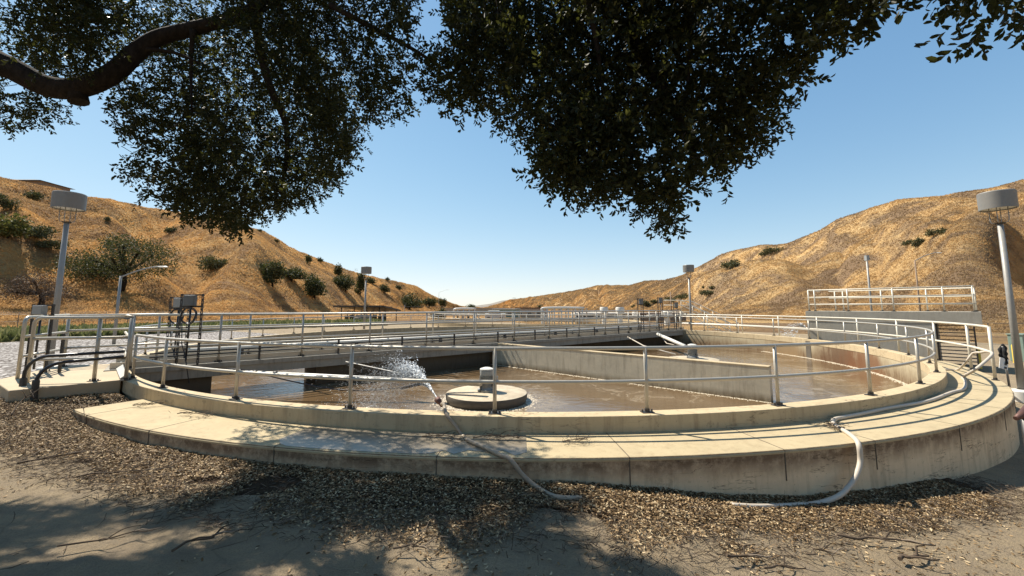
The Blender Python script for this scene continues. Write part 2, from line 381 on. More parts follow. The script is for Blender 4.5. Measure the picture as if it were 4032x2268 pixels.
def hit(px, py):
    r = ray(px, py); lo = None; t = 20.0; prev = t
    while t < 2500:
        p = r*t
        if EYE+p[2] < float(ground_z(p[0], p[1])): break
        prev = t; t *= 1.006
    for i in range(25):
        m = (prev+t)/2; p = r*m
        if EYE+p[2] < float(ground_z(p[0], p[1])): t = m
        else: prev = m
    p = r*t; return Vector((p[0], p[1], EYE+p[2]))
def polar_sheet(name, radii, na, mat, a0=0, a1=2*math.pi, dz=0, kind='structure'):
    full = abs(a1-a0-2*math.pi) < 1e-6
    A = np.linspace(a0, a1, na, endpoint=not full); Rr = np.array(radii)
    rr, aa = np.meshgrid(Rr, A, indexing='ij'); X = CX+rr*np.cos(aa); Y = CY+rr*np.sin(aa); Z = ground_z(X, Y)+dz
    V = np.stack([X, Y, Z], -1).reshape(-1, 3); n, m = len(Rr), na
    i, j = np.meshgrid(np.arange(n-1), np.arange(m if full else m-1), indexing='ij'); j2 = (j+1) % m
    f = np.stack([i*m+j, (i+1)*m+j, (i+1)*m+j2, i*m+j2], -1).reshape(-1, 4)
    o = link(name, np_mesh(name, V, f, 4, True), mat); o['kind'] = kind; return o
near_r = [16.05]+list(np.arange(16.4, 42, .35))
polar_sheet('ground', near_r, 540, M['ground'])
rr = [near_r[-1]]
while rr[-1] < 130: rr.append(rr[-1]+.9)
while rr[-1] < 420: rr.append(rr[-1]+2.2)
while rr[-1] < 4000: rr.append(rr[-1]*1.03)
NA1 = 1500
hills = polar_sheet('hills', rr, NA1, M['hill'])
polar_sheet('gravel_bed', np.arange(16.3, 33, .5), 160, M['gravel'], R_(150), R_(216), .03)
# bluish range far down the valley
far = MB(); pts = [(1780, 1214), (1830, 1211), (1880, 1203), (1930, 1196), (1975, 1184), (2020, 1178), (2080, 1180), (2160, 1190), (2250, 1205)]
top = [dep(a, b, 2600) for a, b in pts]; fv = []
for p in top: fv += [(p.x, p.y-400, -3), (p.x, p.y-120, p.z*.62), tuple(p), (p.x, p.y+500, -3)]
far.add(fv, [(i*4+k, (i+1)*4+k, (i+1)*4+k+1, i*4+k+1) for i in range(len(top)-1) for k in range(3)], True)
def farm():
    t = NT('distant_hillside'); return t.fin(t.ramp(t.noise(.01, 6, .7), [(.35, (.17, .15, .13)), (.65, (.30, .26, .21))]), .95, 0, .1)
o = far.build('distant_hills', farm()); o['kind'] = 'structure'

# ------------------------------------------------------------------ the round tank
tank = empty('concrete_tank', (CX, CY, -1.6), 'large round concrete tank of brown water with a curved walkway ledge', 'tank')
b = MB(); n = 360; prof = [(15.845, -2.0), (16.02, -2.0), (16.02, -.02), (15.845, -.02)]
b.arc(15.85, 16.10, -2.0, -.03, 0, 359, 1, True).build('tank_wall', M['tank'], tank)
MB().arc(15.835, 16.15, -.30, 0, 0, 359, 1, True).build('coping', M['coping'], tank, .012)
lw = MB().arc(16.0, 17.2, -1.9, ZL-.004, -121.6, 62, .8)
lw.build('walkway_wall', M['ledgewall'], tank)
lt = MB(); a0, a1, n = -121.5, 62, 230; vs = []
for i in range(n):
    a = a0+(a1-a0)*i/(n-1); vs += [onring(a, 16.0, ZL-.02), onring(a, 16.0, ZL), onring(a, 17.19, ZL), onring(a, 17.21, ZL-.025), onring(a, 17.205, ZL-.05)]
lt.add(vs, [(i*5+k, i*5+5+k, i*5+6+k, i*5+1+k) for i in range(n-1) for k in range(4)])
lt.build('walkway', M['ledge'], tank)
for a in (-118.9, -111.6, -103, -95, -86.5, -79, -73.5, -66, -58, -50): # joints cut across the walkway
    p, q = onring(a, 16.16, ZL+.002), onring(a, 17.2, ZL+.002)
    MB().prism([(onring(a-.02, 16.16).x, onring(a-.02, 16.16).y), (onring(a+.02, 16.16).x, onring(a+.02, 16.16).y), (onring(a+.02, 17.209).x, onring(a+.02, 17.209).y), (onring(a-.02, 17.209).x, onring(a-.02, 17.209).y)], -.66, ZL+.003).build('joint', M['pier'], tank)
bw = [Vector((7.53, 12.06, 0)), Vector((-.97, 20.1, 0))]; dw = (bw[1]-bw[0]).normalized(); nw = Vector((-dw.y, dw.x, 0));  nw = nw if nw.y > 0 else -nw
P = [bw[0], bw[1], bw[1]+nw*.3, bw[0]+nw*.3]
MB().prism([(p.x, p.y) for p in P], -2, -.045).build('baffle_wall', M['baffle'], tank)
P = [bw[0]-dw*.006-nw*.006, bw[1]-nw*.006, bw[1]+nw*.306, bw[0]+nw*.306-dw*.006]
MB().prism([(p.x, p.y) for p in P], -.05, 0).build('baffle_cap', M['coping'], tank, .01)
q = onring(-.6, 15.838); MB().box((q.x, q.y, -.66), (.02, .36, 1.1), R_(-.6)).build('wall_slot', M['discside'], tank)
w = MB(); n = 128; w.add([onring(360*i/n, 15.9, WZ) for i in range(n)], [tuple(range(n))])
o = w.build('water', M['water']); o['kind'] = 'structure'
fl_ = np.random.default_rng(31); fp = []
for k in range(1500):
    t_ = fl_.random(); p = bw[0].lerp(bw[1], t_)-nw*(.02+abs(fl_.normal(0, .035))*(1+2*(fl_.random() > .85))); fp.append((p.x, p.y, WZ, .008+.022*fl_.random()))
for k in range(1600):
    a = -50+62*fl_.random(); p = onring(a, 15.83-abs(fl_.normal(0, .09)), WZ); fp.append((p.x, p.y, WZ, .012+.03*fl_.random()))
for ax, ay in AER:
    for k in range(1300):
        a = fl_.random()*6.283; rr_ = 1.2+abs(fl_.normal(0, .16)); fp.append((ax+rr_*math.cos(a), ay+rr_*math.sin(a), WZ, .010+.025*fl_.random()))
fp = np.array(fp); hv = np.array([(1, 0, 0), (.5, .87, 0), (-.5, .87, 0), (-1, 0, 0), (-.5, -.87, 0), (.5, -.87, 0), (0, 0, .55)])
V = fp[:, None, :3]+hv[None]*fp[:, None, 3:4]; V[:, :6, 2] -= .004; ff = np.array([(i, (i+1) % 6, 6) for i in range(6)])
o = link('foam', np_mesh('foam', V.reshape(-1, 3), (np.arange(len(fp))[:, None, None]*7+ff[None]).reshape(-1, 3), 3, True), paint('foam_scum', (.50, .43, .32), .5)); tag(o, 'pale foam flecks on the water along the walls and round the floats', 'foam', kind='stuff')
# film of hose water on the ledge
a_, b_ = -103.6, -91; vs = []; n = 24
for i in range(n):
    a = a_+(b_-a_)*i/(n-1); e = .10*math.sin(i*1.7)+.06*math.sin(i*4.1)
    k = math.sin(math.pi*min(1, (i+.4)/5)) if i < 2 else 1
    vs += [onring(a, 16.22+.12*(1-k)+abs(e)*.5, ZL+.005), onring(a, 17.15-.3*(1-k)-(abs(e)*1.5 if i > 14 else 0), ZL+.005)]
o = MB().add(vs, [(i*2, i*2+1, i*2+3, i*2+2) for i in range(n-1)]).build('puddle', M['wet'])
tag(o, 'thin puddle of hose water shining on the shaded walkway ledge', 'puddle')

# ------------------------------------------------------------------ railings
def post_mesh(h, r=.03):
    return MB().tube([(0, 0, .01), (0, 0, h-.02)], r, 10)
def plate_mesh():
    m = MB().box((0, 0, .008), (.20, .13, .012)).lathe([(.042, .012), (.042, .06), (.034, .06)], (0, 0, 0), 10)
    for sx in (-1, 1): m.lathe([(0, .05), (.014, .05), (.016, .012)], (sx*.08, 0, 0), 6, False)
    return m
class Rail:
    def __init__(s, root, h, mat, r=.03, plates=True):
        s.root, s.h, s.mat, s.r = root, h, mat, r; ORG['tmp'] = Vector((0, 0, 0))
        me = post_mesh(h, r); s.pm = bpy.data.meshes.new('post'); s.pm.from_pydata(me.v, [], me.f); s.pm.polygons.foreach_set('use_smooth', me.sm); s.pm.materials.append(mat)
        me = plate_mesh(); s.bm = bpy.data.meshes.new('base_plate'); s.bm.from_pydata(me.v, [], me.f); s.bm.polygons.foreach_set('use_smooth', me.sm); s.bm.materials.append(M['dark'] if plates != 'light' else mat)
        s.plates = plates
    def post(s, p, ang=0, dz=0):
        o = bpy.data.objects.new('post', s.pm); COL.objects.link(o); o.parent = s.root; o.location = Vector(p)-ORG[s.root.name]; o.rotation_euler.z = ang
        if dz: o.scale.z = (s.h+dz)/s.h
        if s.plates:
            q = bpy.data.objects.new('base_plate', s.bm); COL.objects.link(q); q.parent = o
    def rails(s, path, zs, names, r=None, closed=False):
        for z, nm in zip(zs, names):
            MB().tube([(p[0], p[1], p[2]+z) for p in path], r or s.r, 10).build(nm, s.mat, s.root)
H = 1.07
g = empty('guard_rail', onring(-92.8, RT), 'pale two bar pipe railing curving round the near and right rim of the tank', 'railing')
ra = Rail(g, H, M['rail'], .031)
ANG = [-127.8, -120.2, -110.9, -101.8, -92.8, -83.8, -74.8, -65.7, -56.7, -47.2, -38.5, -29.3, -19.9, -10.3, -.5, 9.3, 19.7, 29.3, 36.6]
for a in ANG: ra.post(onring(a, RT), R_(a+90))
path = [onring(-127.8+i*(36.6+127.8)/180, RT) for i in range(181)]
ra.rails(path, (H-.03, .50), ('top_rail', 'mid_rail'))
g = empty('guard_rail', onring(140, RT), 'two bar pipe railing on the far left rim beyond the footbridge', 'railing')
ra = Rail(g, H, M['rail'], .031)
for i in range(20): ra.post(onring(43.6+i*9.15, RT), R_(43.6+i*9.15+90))
ra.rails([onring(43.6+i*173.8/190, RT) for i in range(191)], (H-.03, .50), ('top_rail', 'mid_rail'))
g = empty('guard_rail', onring(-20, 17.1, ZL), 'outer pale railing along the edge of the right hand walkway', 'railing')
HO = 1.46; ra = Rail(g, HO, M['whiterail'], .036)
OA = [-42.1, -34.2, -25.4, -16.5, -7.2, 2.4, 12, 21.5, 31, 40]
for a in OA: ra.post(onring(a, 17.1, ZL), R_(a+90))
ra.rails([onring(-42.1+i*82.1/90, 17.1, ZL) for i in range(91)], (HO-.03, .74), ('top_rail', 'mid_rail'))

# ------------------------------------------------------------------ footbridge
fb = empty('footbridge', br(0, .3, 0), 'straight grey concrete footbridge crossing the tank on thick dark piers', 'footbridge')
def slab(s0, s1, o0, o1, z0, z1): return [(*br(s0, o0)[:2],), (*br(s1, o0)[:2],), (*br(s1, o1)[:2],), (*br(s0, o1)[:2],)], z0, z1
MB().prism(*slab(-16.3, 16.3, -.75, 1.42, -.12, .03)).build('deck', M['bridge'], fb, .01)
MB().prism(*slab(-15.9, 15.9, 1.02, 1.38, -.38, -.118)).build('beam', M['bridge'], fb)
MB().prism(*slab(-15.9, 15.9, -.7, -.34, -.38, -.118)).build('beam', M['bridge'], fb)
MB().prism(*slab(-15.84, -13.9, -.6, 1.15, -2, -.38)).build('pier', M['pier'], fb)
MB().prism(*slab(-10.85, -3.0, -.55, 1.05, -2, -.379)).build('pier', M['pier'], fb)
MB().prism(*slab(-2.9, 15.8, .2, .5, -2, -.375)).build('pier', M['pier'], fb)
kb = MB()
kb.prism(*slab(-16.2, 16.2, 1.20, 1.23, .034, .20)); kb.prism(*slab(-16.2, 16.2, -.62, -.59, .034, .20)); kb.build('kick_plate', M['rail'], fb)
HB = 1.5
g = empty('guard_rail', br(-5, 1.27, .03), 'near three bar railing of the footbridge with black pipes below', 'railing')
ra = Rail(g, HB, M['rail'], .034)
NS = [-15.8, -13.78, -11.42, -9.02, -6.56, -4.08, -1.57, .96, 3.47, 6.0, 8.56, 11.15, 13.78, 15.7]
for s in NS: ra.post(br(s, 1.27, .03), BA)
ra.rails([br(-15.8, 1.27, .03), br(0, 1.27, .03), br(15.7, 1.27, .03)], (HB-.03, 1.03, .53), ('top_rail', 'mid_rail', 'low_rail'))
g = empty('guard_rail', br(-5, -.6, .03), 'far three bar railing of the footbridge on its left hand edge', 'railing')
ra = Rail(g, HB, M['rail'], .034)
FS = [-15.27, -12.75, -10.25, -7.73, -5.2, -2.65, -.1, 2.45, 5.0, 7.5, 10.0, 12.6, 15.3]
for s in FS: ra.post(br(s, -.6, .03), BA)
fpath = [Vector((-11.97, 9.98, .0)), Vector((-13.06, 11.96, .01)), br(-15.27, -.6, .03), br(15.3, -.6, .03)]
ra.rails(fpath[1:], (HB-.03, 1.03, .53), ('top_rail', 'mid_rail', 'low_rail'))
g = empty('pipe_run', br(-5, 1.34, .05), 'pair of thin black pipes clipped low along the near side of the footbridge', 'pipes')
for z in (.40, .30): MB().tube([br(-15.4, 1.36, z), br(15, 1.36, z)], .022, 8).build('pipe', M['black'], g)
for s in list(np.arange(-12.7, 15, 2.5)): MB().box(br(s, 1.34, .30), (.06, .05, .52), BA).build('bracket', M['dark'], g)
g = empty('pipe_run', br(0, -.1, .05), 'thick pale pipe laid along the footbridge deck between its railings', 'pipes')
MB().tube([br(-14.5, -.2, .32), br(15, -.2, .32)], .07, 12).build('pipe', M['white'], g)
for s in np.arange(-13, 15, 4): MB().box(br(s, -.2, .14), (.1, .16, .22), BA).build('bracket', M['dark'], g)
# landing at the left end
lp = [(-10.43, 8.57), (-9.32, 9.83), (-10.45, 11.15), (-11.95, 12.6), (-13.5, 12.3), (-12.25, 9.75)]
g = empty('landing', (-11, 10, -.6), 'pale concrete landing slab at the left foot of the footbridge', 'landing')
MB().prism(lp, -1.0, .004).build('slab', M['slab'], g, .02)
p0, p1 = pl(491, 1494, .03), pl(466, 1440, .03)
m = MB(); d = (p1-p0); a = math.atan2(d.y, d.x); m.box((p0+p1)/2+Vector((-.04, .03, .06)), (d.length*.95, .16, .025), a, R_(-38)); m.build('threshold_plate', M['white'], g)
g = empty('guard_rail', (-11, 9.45, 0), 'short bent three bar handrail on the near side of the landing slab', 'railing')
ra = Rail(g, 1.48, M['rail'], .038)
A0, A1, A2, A3 = Vector((-11.08, 9.43, .005)), Vector((-9.78, 9.65, .005)), Vector((-9.16, 9.78, .005)), br(-15.95, 1.27, .03)
for p in (A1, A2): ra.post(p, .17)
def bent(a, bb, z, r=.16):   # upright that bends over into a rail
    d = (bb-a); d.z = 0; d.normalize(); pts = [Vector((a.x, a.y, 0))]
    for k in range(7):
        t = k/6*math.pi/2; pts.append(Vector((a.x, a.y, z-r))+d*(r-r*math.cos(t))+Vector((0, 0, r*math.sin(t))))
    return pts
MB().tube(bent(A0, A1, 1.48)+[A1+Vector((0, 0, 1.475)), A2+Vector((0, 0, 1.475)), A3+Vector((0, 0, 1.47))], .038, 10).build('top_rail', M['rail'], g)
ra.rails([A0, A1, A2, A3], (1.0, .52), ('mid_rail', 'low_rail'), .034)
g = empty('guard_rail', (-12, 9.98, 0), 'short bent three bar handrail on the far left side of the landing slab', 'railing')
ra = Rail(g, 1.48, M['rail'], .038)
B0, B1 = Vector((-11.97, 9.98, .005)), Vector((-13.06, 11.96, .01))
ra.post(B1, .17); ra.post(B0.lerp(B1, .55), 1.0)
MB().tube(bent(B0, B1, 1.48)+[B1+Vector((0, 0, 1.49))], .038, 10).build('top_rail', M['rail'], g)
ra.rails([B0, B1], (1.0, .52), ('mid_rail', 'low_rail'), .034)
# black conduits rising on the landing
g = empty('conduit', (-10.6, 9.0, -.4), 'two black conduits bending up over the front of the landing slab', 'conduit')
for k, (px, py, zt) in enumerate(((94, 1519, .62), (143, 1528, .50))):
    q = pl(px, py, 0); q = Vector((q.x, q.y-.02, -.3)); e = Vector((-9.2, 9.72, zt+.06)); d = (e-Vector((q.x, q.y, zt))).normalized()
    pts = [q, Vector((q.x, q.y, zt-.38))]+[Vector((q.x, q.y, zt-.38))+d*(.38-.38*math.cos(t))+Vector((0, 0, .38*math.sin(t))) for t in np.linspace(.2, math.pi/2, 7)]+[e]
    MB().tube(pts, .035, 10).build('conduit_pipe', M['black'], g)
    MB().lathe([(.06, 0), (.06, .16), (.05, .2), (.035, .2)], (q.x, q.y, -.02), 12).build('collar', M['dark'], g)
    MB().lathe([(.055, -.42), (.055, 0)], (q.x, q.y, -.02), 12).build('collar', M['dark'], g)
g = empty('strut', pl(255, 1460, 0), 'dark perforated upright strut clamping the black conduits by the landing', 'strut')
def holes(m, p, h, wx, rz=0, nh=6):  # perforated channel: two flanges with rungs between the holes
    c, s = math.cos(rz), math.sin(rz)
    for sx in (-1, 1): m.box((p.x+sx*wx*.38*c, p.y+sx*wx*.38*s, p.z+h/2), (wx*.24, .035, h), rz)
    for i in range(nh+1): m.box((p.x, p.y, p.z+h*i/nh), (wx*.8, .030, h/nh*.45), rz)
    return m
holes(MB(), pl(255, 1460, 0)+Vector((.35, -.45, .05)), .95, .07).build('channel', M['dark'], g)

# ------------------------------------------------------------------ control boxes on stands
def panel_stand(p, ht, bw_, bh, label, rz=0, boxmat='boxgrey', coil=False, zb=0):
    g = empty('control_box', p, label, 'control box', 'control boxes on perforated stands')
    c, s = math.cos(rz), math.sin(rz); W = bw_*.95
    for sx in (-1, 1):
        holes(MB(), p+Vector((sx*W*c, sx*W*s, 0)), ht, .055, rz, 14).build('leg', M['dark'], g)
    MB().box(p+Vector((0, 0, ht-bh-.03)), (2*W+.06, .05, .05), rz).build('crossbar', M['dark'], g)
    MB().box(p+Vector((0, 0, ht)), (2*W+.06, .05, .04), rz).build('crossbar', M['dark'], g)
    bx = MB().box(p+Vector((0.03*s, -.08*c, ht-bh/2-.01)), (bw_, .14, bh), rz).build('enclosure', M[boxmat], g, .01)
    MB().box(p+Vector((.11*s, -.155*c, ht-bh/2-.01)), (bw_*.88, .012, bh*.9), rz).build('door', M[boxmat], bx)
    MB().tube([p+Vector((.02, -.05, ht-bh)), p+Vector((.0, -.05, .1))], .024, 8).build('conduit', M['black'], g)
    if coil:
        for k in range(2):
            r = .22+.03*k; cc = p+Vector((.02+.03*k, -.12-.03*k, ht-bh-.30))
            MB().tube([cc+Vector((r*math.cos(t)*.95, .02*math.sin(3*t), r*math.sin(t))) for t in np.linspace(0, 2*math.pi, 28)[:-1]], .016, 6, closed=True).build('cable_coil', M['black'], g)
        MB().tube([p+Vector((-.17, -.1, ht-bh-.5)), p+Vector((-.12, -.1, .6)), p+Vector((.02, -.1, .2)), p+Vector((.35, -.3, -.5))], .014, 6).build('cable', M['black'], g)
    return g
panel_stand(br(-14.55, 1.42, .05), 2.05, .30, .32, 'dark grey control box with coiled black cable on the near bridge railing', .15, 'boxgrey', True)
q = dep(699, 1300, 13.6); panel_stand(Vector((q.x, q.y, .05)), 2.0, .26, .32, 'lighter grey control box just behind the box with the coiled cable', .5, 'boxlight', True)
q = dep(160, 1300, 10.9); panel_stand(Vector((q.x, q.y, .0)), 1.78, .25, .24, 'small control box on a perforated stand left of the tall grey lamp', .1, 'boxlight')
for (px, s, ht, lab) in ((2523, 12.4, 2.3, 'leftmost of the three dark control boxes at the far end of the bridge'), (2601, 15.4, 2.45, 'tallest dark control box hanging cable at the far end of the bridge'), (2662, 17.3, 2.1, 'narrow dark control box right of the bridge end by the far stairs')):
    r = ray(px, 1240); y = 28+ (s-12)*1.0; panel_stand(Vector((r[0]/r[1]*y, y, .05)), ht, .30, .38, lab, .6, 'boxgrey')

# ------------------------------------------------------------------ floating aerators
def aerator(x, y, label, rz):
    g = empty('floating_aerator', (x, y, WZ), label, 'aerator', 'floating aerators in the tank')
    dsc = MB().lathe([(0, .28), (.4, .285), (1.14, .26), (1.19, .245)], (x, y, WZ), 48).build('float_top', M['disc'], g)
    MB().lathe([(1.19, .245), (1.20, .22), (1.20, .10), (1.16, .02), (1.12, -.05)], (x, y, WZ), 48).build('float_side', M['discside'], g)
    MB().lathe([(.0, .29), (.28, .29), (.28, .34), (.22, .36), (.19, .42)], (x, y, WZ), 24).build('mount', M['motor'], g)
    mt = MB().lathe([(.185, .42), (.185, .74), (.20, .75)], (x, y, WZ), 28)
    for k in range(26):
        a = 2*math.pi*k/26; mt.box((x+.2*math.cos(a), y+.2*math.sin(a), WZ+.58), (.035, .012, .30), a)
    mo = mt.build('motor', M['motor'], g)
    MB().lathe([(.20, .75), (.205, .77), (.205, .88), (.185, .90), (.185, .91)], (x, y, WZ), 28).build('end_bell', M['boxlight'], g)
    MB().lathe([(.16, .90), (.21, .905), (.205, .935), (.10, .97), (0, .975)], (x, y, WZ), 28).build('rain_cap', M['white'], g)
    MB().box((x+.26*math.cos(rz-.5), y+.26*math.sin(rz-.5), WZ+.62), (.14, .13, .2), rz-.5).build('terminal_box', M['boxlight'], g)
    for k in range(4):
        a = rz+k*math.pi/2+.6; MB().tube([(x+.27*math.cos(a), y+.27*math.sin(a), WZ+.28), (x+.27*math.cos(a), y+.27*math.sin(a), WZ+.48), (x+.17*math.cos(a), y+.17*math.sin(a), WZ+.50)], .02, 6).build('bracket', M['dark'], g)
    return g
aerator(*AER[0], 'floating round aerator with grey motor in the near pool by the water jet', .3)
aerator(*AER[1], 'floating round aerator with grey motor partly hidden behind the baffle wall', 1.2)
# cable trough that ties the near float to the bridge
g = empty('support_boom', br(-8.6, 1.3, -.45), 'long pale boom with a cable resting between the bridge and the near float', 'boom')
q0 = br(-13.2, 1.42, -.20); q1 = Vector((-.9, 12.2, WZ+.52)); q0 = dep(880, 1462, 12.6)
MB().tube([q0, q0.lerp(q1, .45), q1], .06, 10).build('boom_pipe', M['white'], g)
for t in (.03, .12, .2): MB().tube([q0.lerp(q1, t), q0.lerp(q1, t+.015)], .078, 10).build('clamp', M['dark'], g)
MB().tube([q0+Vector((.2, -.1, .1))]+[q0.lerp(q1, t)+Vector((0, -.08, .08-.45*math.sin(math.pi*t)**2*(1 if t > .1 else 0))) for t in np.linspace(.08, .95, 10)], .018, 6).build('cable', M['black'], g)
g = empty('mooring_line', br(-9, 1.4, -.3), 'thin pale mooring line dropping from the bridge to the near float', 'line')
MB().tube([dep(1362, 1424, 14.6), dep(1540, 1462, 13.6), Vector((-1.5, 12.1, WZ+.45))], .018, 6).build('line', M['white'], g)
g = empty('support_boom', dep(2590, 1318, 28.5), 'thick white boom sloping from the far bridge end to the far float', 'boom')
MB().tube([dep(2590, 1316, 28.5), dep(2700, 1365, 23)], .11, 10).build('boom_pipe', M['white'], g)
MB().tube([dep(2608, 1330, 28.2), dep(2625, 1352, 26.5), dep(2655, 1358, 25)], .03, 6).build('cable', M['hosewhite'], g)
g = empty('mooring_line', dep(2472, 1327, 26), 'short dark and pale line dropping from the bridge midway to the far float', 'line')
MB().tube([dep(2472, 1327, 25.9), dep(2535, 1362, 23.4), dep(2660, 1395, 20.6)], .035, 6).build('line', M['hosewhite'], g)
# float arm on the near disc
g = empty('float_arm', (-1.6, 12.0, -.4), 'rusty beam lying across the near float toward the water jet', 'beam')
a0_ = dep(1690, 1502, 12.2); a1_ = dep(1895, 1515, 11.7); d = a1_-a0_
MB().box((a0_+a1_)/2, (d.length, .16, .07), math.atan2(d.y, d.x)).build('beam', M['disc'], g)
MB().tube([a0_, a0_+Vector((-.9, .3, -.25))], .05, 8).build('outrigger', M['dark'], g)

# ------------------------------------------------------------------ hoses, water jets
def smooth(pts, n=6):
    pts = [Vector(p) for p in pts]; out = []
    for i in range(len(pts)-1):
        a, b_, c, d = pts[max(i-1, 0)], pts[i], pts[i+1], pts[min(i+2, len(pts)-1)]
        for k in range(n):
            t = k/n; out.append(.5*((2*b_)+(c-a)*t+(2*a-5*b_+4*c-d)*t*t+(3*b_-a-3*c+d)*t**3))
    return out+[pts[-1]]
L = lambda px, py: pl(px, py, ZL+.03)
def gnd(px, py):
    z = -.6
    for _ in range(6): q = pl(px, py, z); z = float(ground_z(q.x, q.y))+.055
    return q
nz = pl(1738, 1592, .10)
h1 = [nz, nz+Vector((.06, -.12, .02)), onring(-95.45, 16.18, .02), dep(1792, 1674, 6.56), dep(1822, 1716, 6.48), L(1848, 1736), L(1905, 1760), L(1965, 1790), L(2008, 1812)+Vector((0, 0, .01)), dep(2060, 1872, 5.36), dep(2120, 1922, 5.3), gnd(2190, 1957), gnd(2290, 1962)]
g = empty('garden_hose', L(1848, 1738), 'tan hose spraying water, draped over the coping and ledge to the ground', 'hose')
MB().tube(smooth(h1), .029, 10).build('tube', M['hosetan'], g)
d = Vector((-.09, .10, .06)); MB().tube([nz-d*.2, nz+d*.45, nz+d*.5, nz+d], [.036, .036, .05, .055], 12).build('nozzle', M['rust'], g)
h2 = [dep(3862, 1388, 11.5), dep(3890, 1384, 11.2), dep(3905, 1398, 11.0), dep(3840, 1455, 10.6), L(3792, 1484), L(3800, 1500), L(3796, 1530), L(3745, 1546), L(3650, 1580), L(3500, 1607), L(3400, 1628), L(3320, 1643), L(3290, 1650), L(3279, 1664), L(3295, 1680), L(3330, 1700), L(3360, 1722), L(3376, 1748)+Vector((0, -.02, 0)), dep(3387, 1815, 5.92), dep(3372, 1871, 5.85), dep(3340, 1919, 5.8), dep(3297, 1956, 5.72), gnd(3218, 1982), gnd(3112, 1991), gnd(2985, 1995), gnd(2880, 1990)]
g = empty('garden_hose', L(3279, 1664), 'long white hose lying along the right ledge and looping down to the ground', 'hose')
MB().tube(smooth(h2), .034, 10).build('tube', M['hosewhite'], g)
for (px, py) in ((3281, 1655), (3317, 1691)): q = L(px, py); MB().tube([q+Vector((-.02, .02, 0)), q+Vector((.02, -.02, 0))], .042, 10).build('clamp', M['dark'], g)
h3 = [dep(3862, 1388, 11.55), dep(3830, 1392, 11.8), dep(3800, 1430, 12), L(3770, 1455), L(3720, 1455), L(3690, 1448), L(3640, 1430)]
g = empty('garden_hose', L(3720, 1455), 'second white hose hanging over the outer railing toward the slatted stairs', 'hose')
MB().tube(smooth(h3), .03, 8).build('tube', M['hosewhite'], g)
hz = dep(3190, 1308, 27.2); g = empty('garden_hose', dep(3218, 1338, 25.5), 'dark hose at the far right rim throwing a thin jet', 'hose')
MB().tube([hz, dep(3200, 1318, 26.5), dep(3222, 1340, 25.5)], .05, 8).build('tube', M['black'], g)
def spray(name, p0, vel, n, spread, tmax, size, label):
    t = RNG.random(n)**.8*tmax; v = np.array(vel)[None, :]*(1+RNG.normal(0, .06, (n, 1)))+RNG.normal(0, spread, (n, 3))*np.clip(1.25*(t/tmax)**.8+.04, 0, 1.1)[:, None]
    Pp = np.array(p0)[None, :]+v*t[:, None]; Pp[:, 2] -= 4.9*t*t
    ok = Pp[:, 2] > WZ+.01; Pp = Pp[ok]; vd = v[ok]; vd[:, 2] -= 9.8*t[ok]; vd /= np.linalg.norm(vd, axis=1)[:, None]; n = len(Pp)
    s = size*(.4+RNG.random(n)**2*1.3)
    oct_ = np.array([(1,0,0),(0,1,0),(-1,0,0),(0,-1,0),(0,0,1),(0,0,-1)], float)
    V = Pp[:, None, :]+oct_[None]*s[:, None, None]+vd[:, None, :]*(oct_[None, :, 2:3])*s[:, None, None]*3.0
    f = np.array([(0,1,4),(1,2,4),(2,3,4),(3,0,4),(1,0,5),(2,1,5),(3,2,5),(0,3,5)]); Fc = (np.arange(n)[:, None, None]*6+f[None]).reshape(-1, 3)
    o = link(name, np_mesh(name, V.reshape(-1, 3), Fc, 3, True), M['drop']); tag(o, label, 'water spray', kind='stuff'); return o
spray('water_spray', nz+Vector((-.07, .08, .05)), (-2.35, 2.4, 2.6), 22000, .50, .85, .0075, 'white arc of water spraying from the tan hose into the near pool')
spray('water_spray', hz, (-1.9, .4, 3.0), 900, .35, .8, .022, 'thin white jet of water at the far right rim of the tank')
spray('water_spray', br(-11.5, -2.5, -.9)+Vector((-1, 2, 0)), (-1.9, .8, 2.6), 700, .4, .7, .014, 'low burst of white spray on the water beyond the footbridge')

# ------------------------------------------------------------------ lamps
def drum_lamp(p, h, label, dia=1.3, sc=1):
    g = empty('drum_lamp', p, label, 'lamp post', 'grey lamp posts with drum heads')
    MB().tube([p+Vector((0, 0, .02)), p+Vector((0, 0, h))], [.10, .072], 16).build('pole', M['pole'], g)
    MB().lathe([(.3, -.5), (.3, .04), (.26, .08), (.12, .1)], p, 24).build('footing', M['white'], g)
    z0 = h+.48; z1 = z0+.60; r = dia/2
    dr = MB().lathe([(r-.03, z0+.03), (r-.03, z0), (r, z0), (r+.004, z1-.03), (r-.02, z1), (0, z1+.02)], p, 48).build('drum_head', M['drum'], g)
    MB().lathe([(0, z0+.10), (r-.05, z0+.05), (r-.02, z0+.03)], p, 40).build('diffuser', M['diffuser'], dr)
    for k in range(4):
        a = .5+k*math.pi/2; c, s = math.cos(a), math.sin(a)
        MB().tube([p+Vector((.07*c, .07*s, h-.02)), p+Vector((.19*c, .19*s, h+.02)), p+Vector((.215*c, .215*s, h+.1)), p+Vector((.215*c, .215*s, z0+.06))], .013, 6).build('bracket', M['pole'], g)
    MB().lathe([(.12, h-.03), (.14, h+.0), (0, h+.01)], p, 16).build('collar', M['dark'], g)
    return g
def lamp_h(base, py_top):   # height so that the drum top meets the surveyed elevation
    d = 1
    lo, hi = 1, 12
    for _ in range(40):
        m = (lo+hi)/2; z = base.z+m-EYE; y = base.y
        v = (-y*math.sin(TH)+z*math.cos(TH))/(y*math.cos(TH)+z*math.sin(TH))
        if PY-F*v > py_top: lo = m
        else: hi = m
    return m-1.08
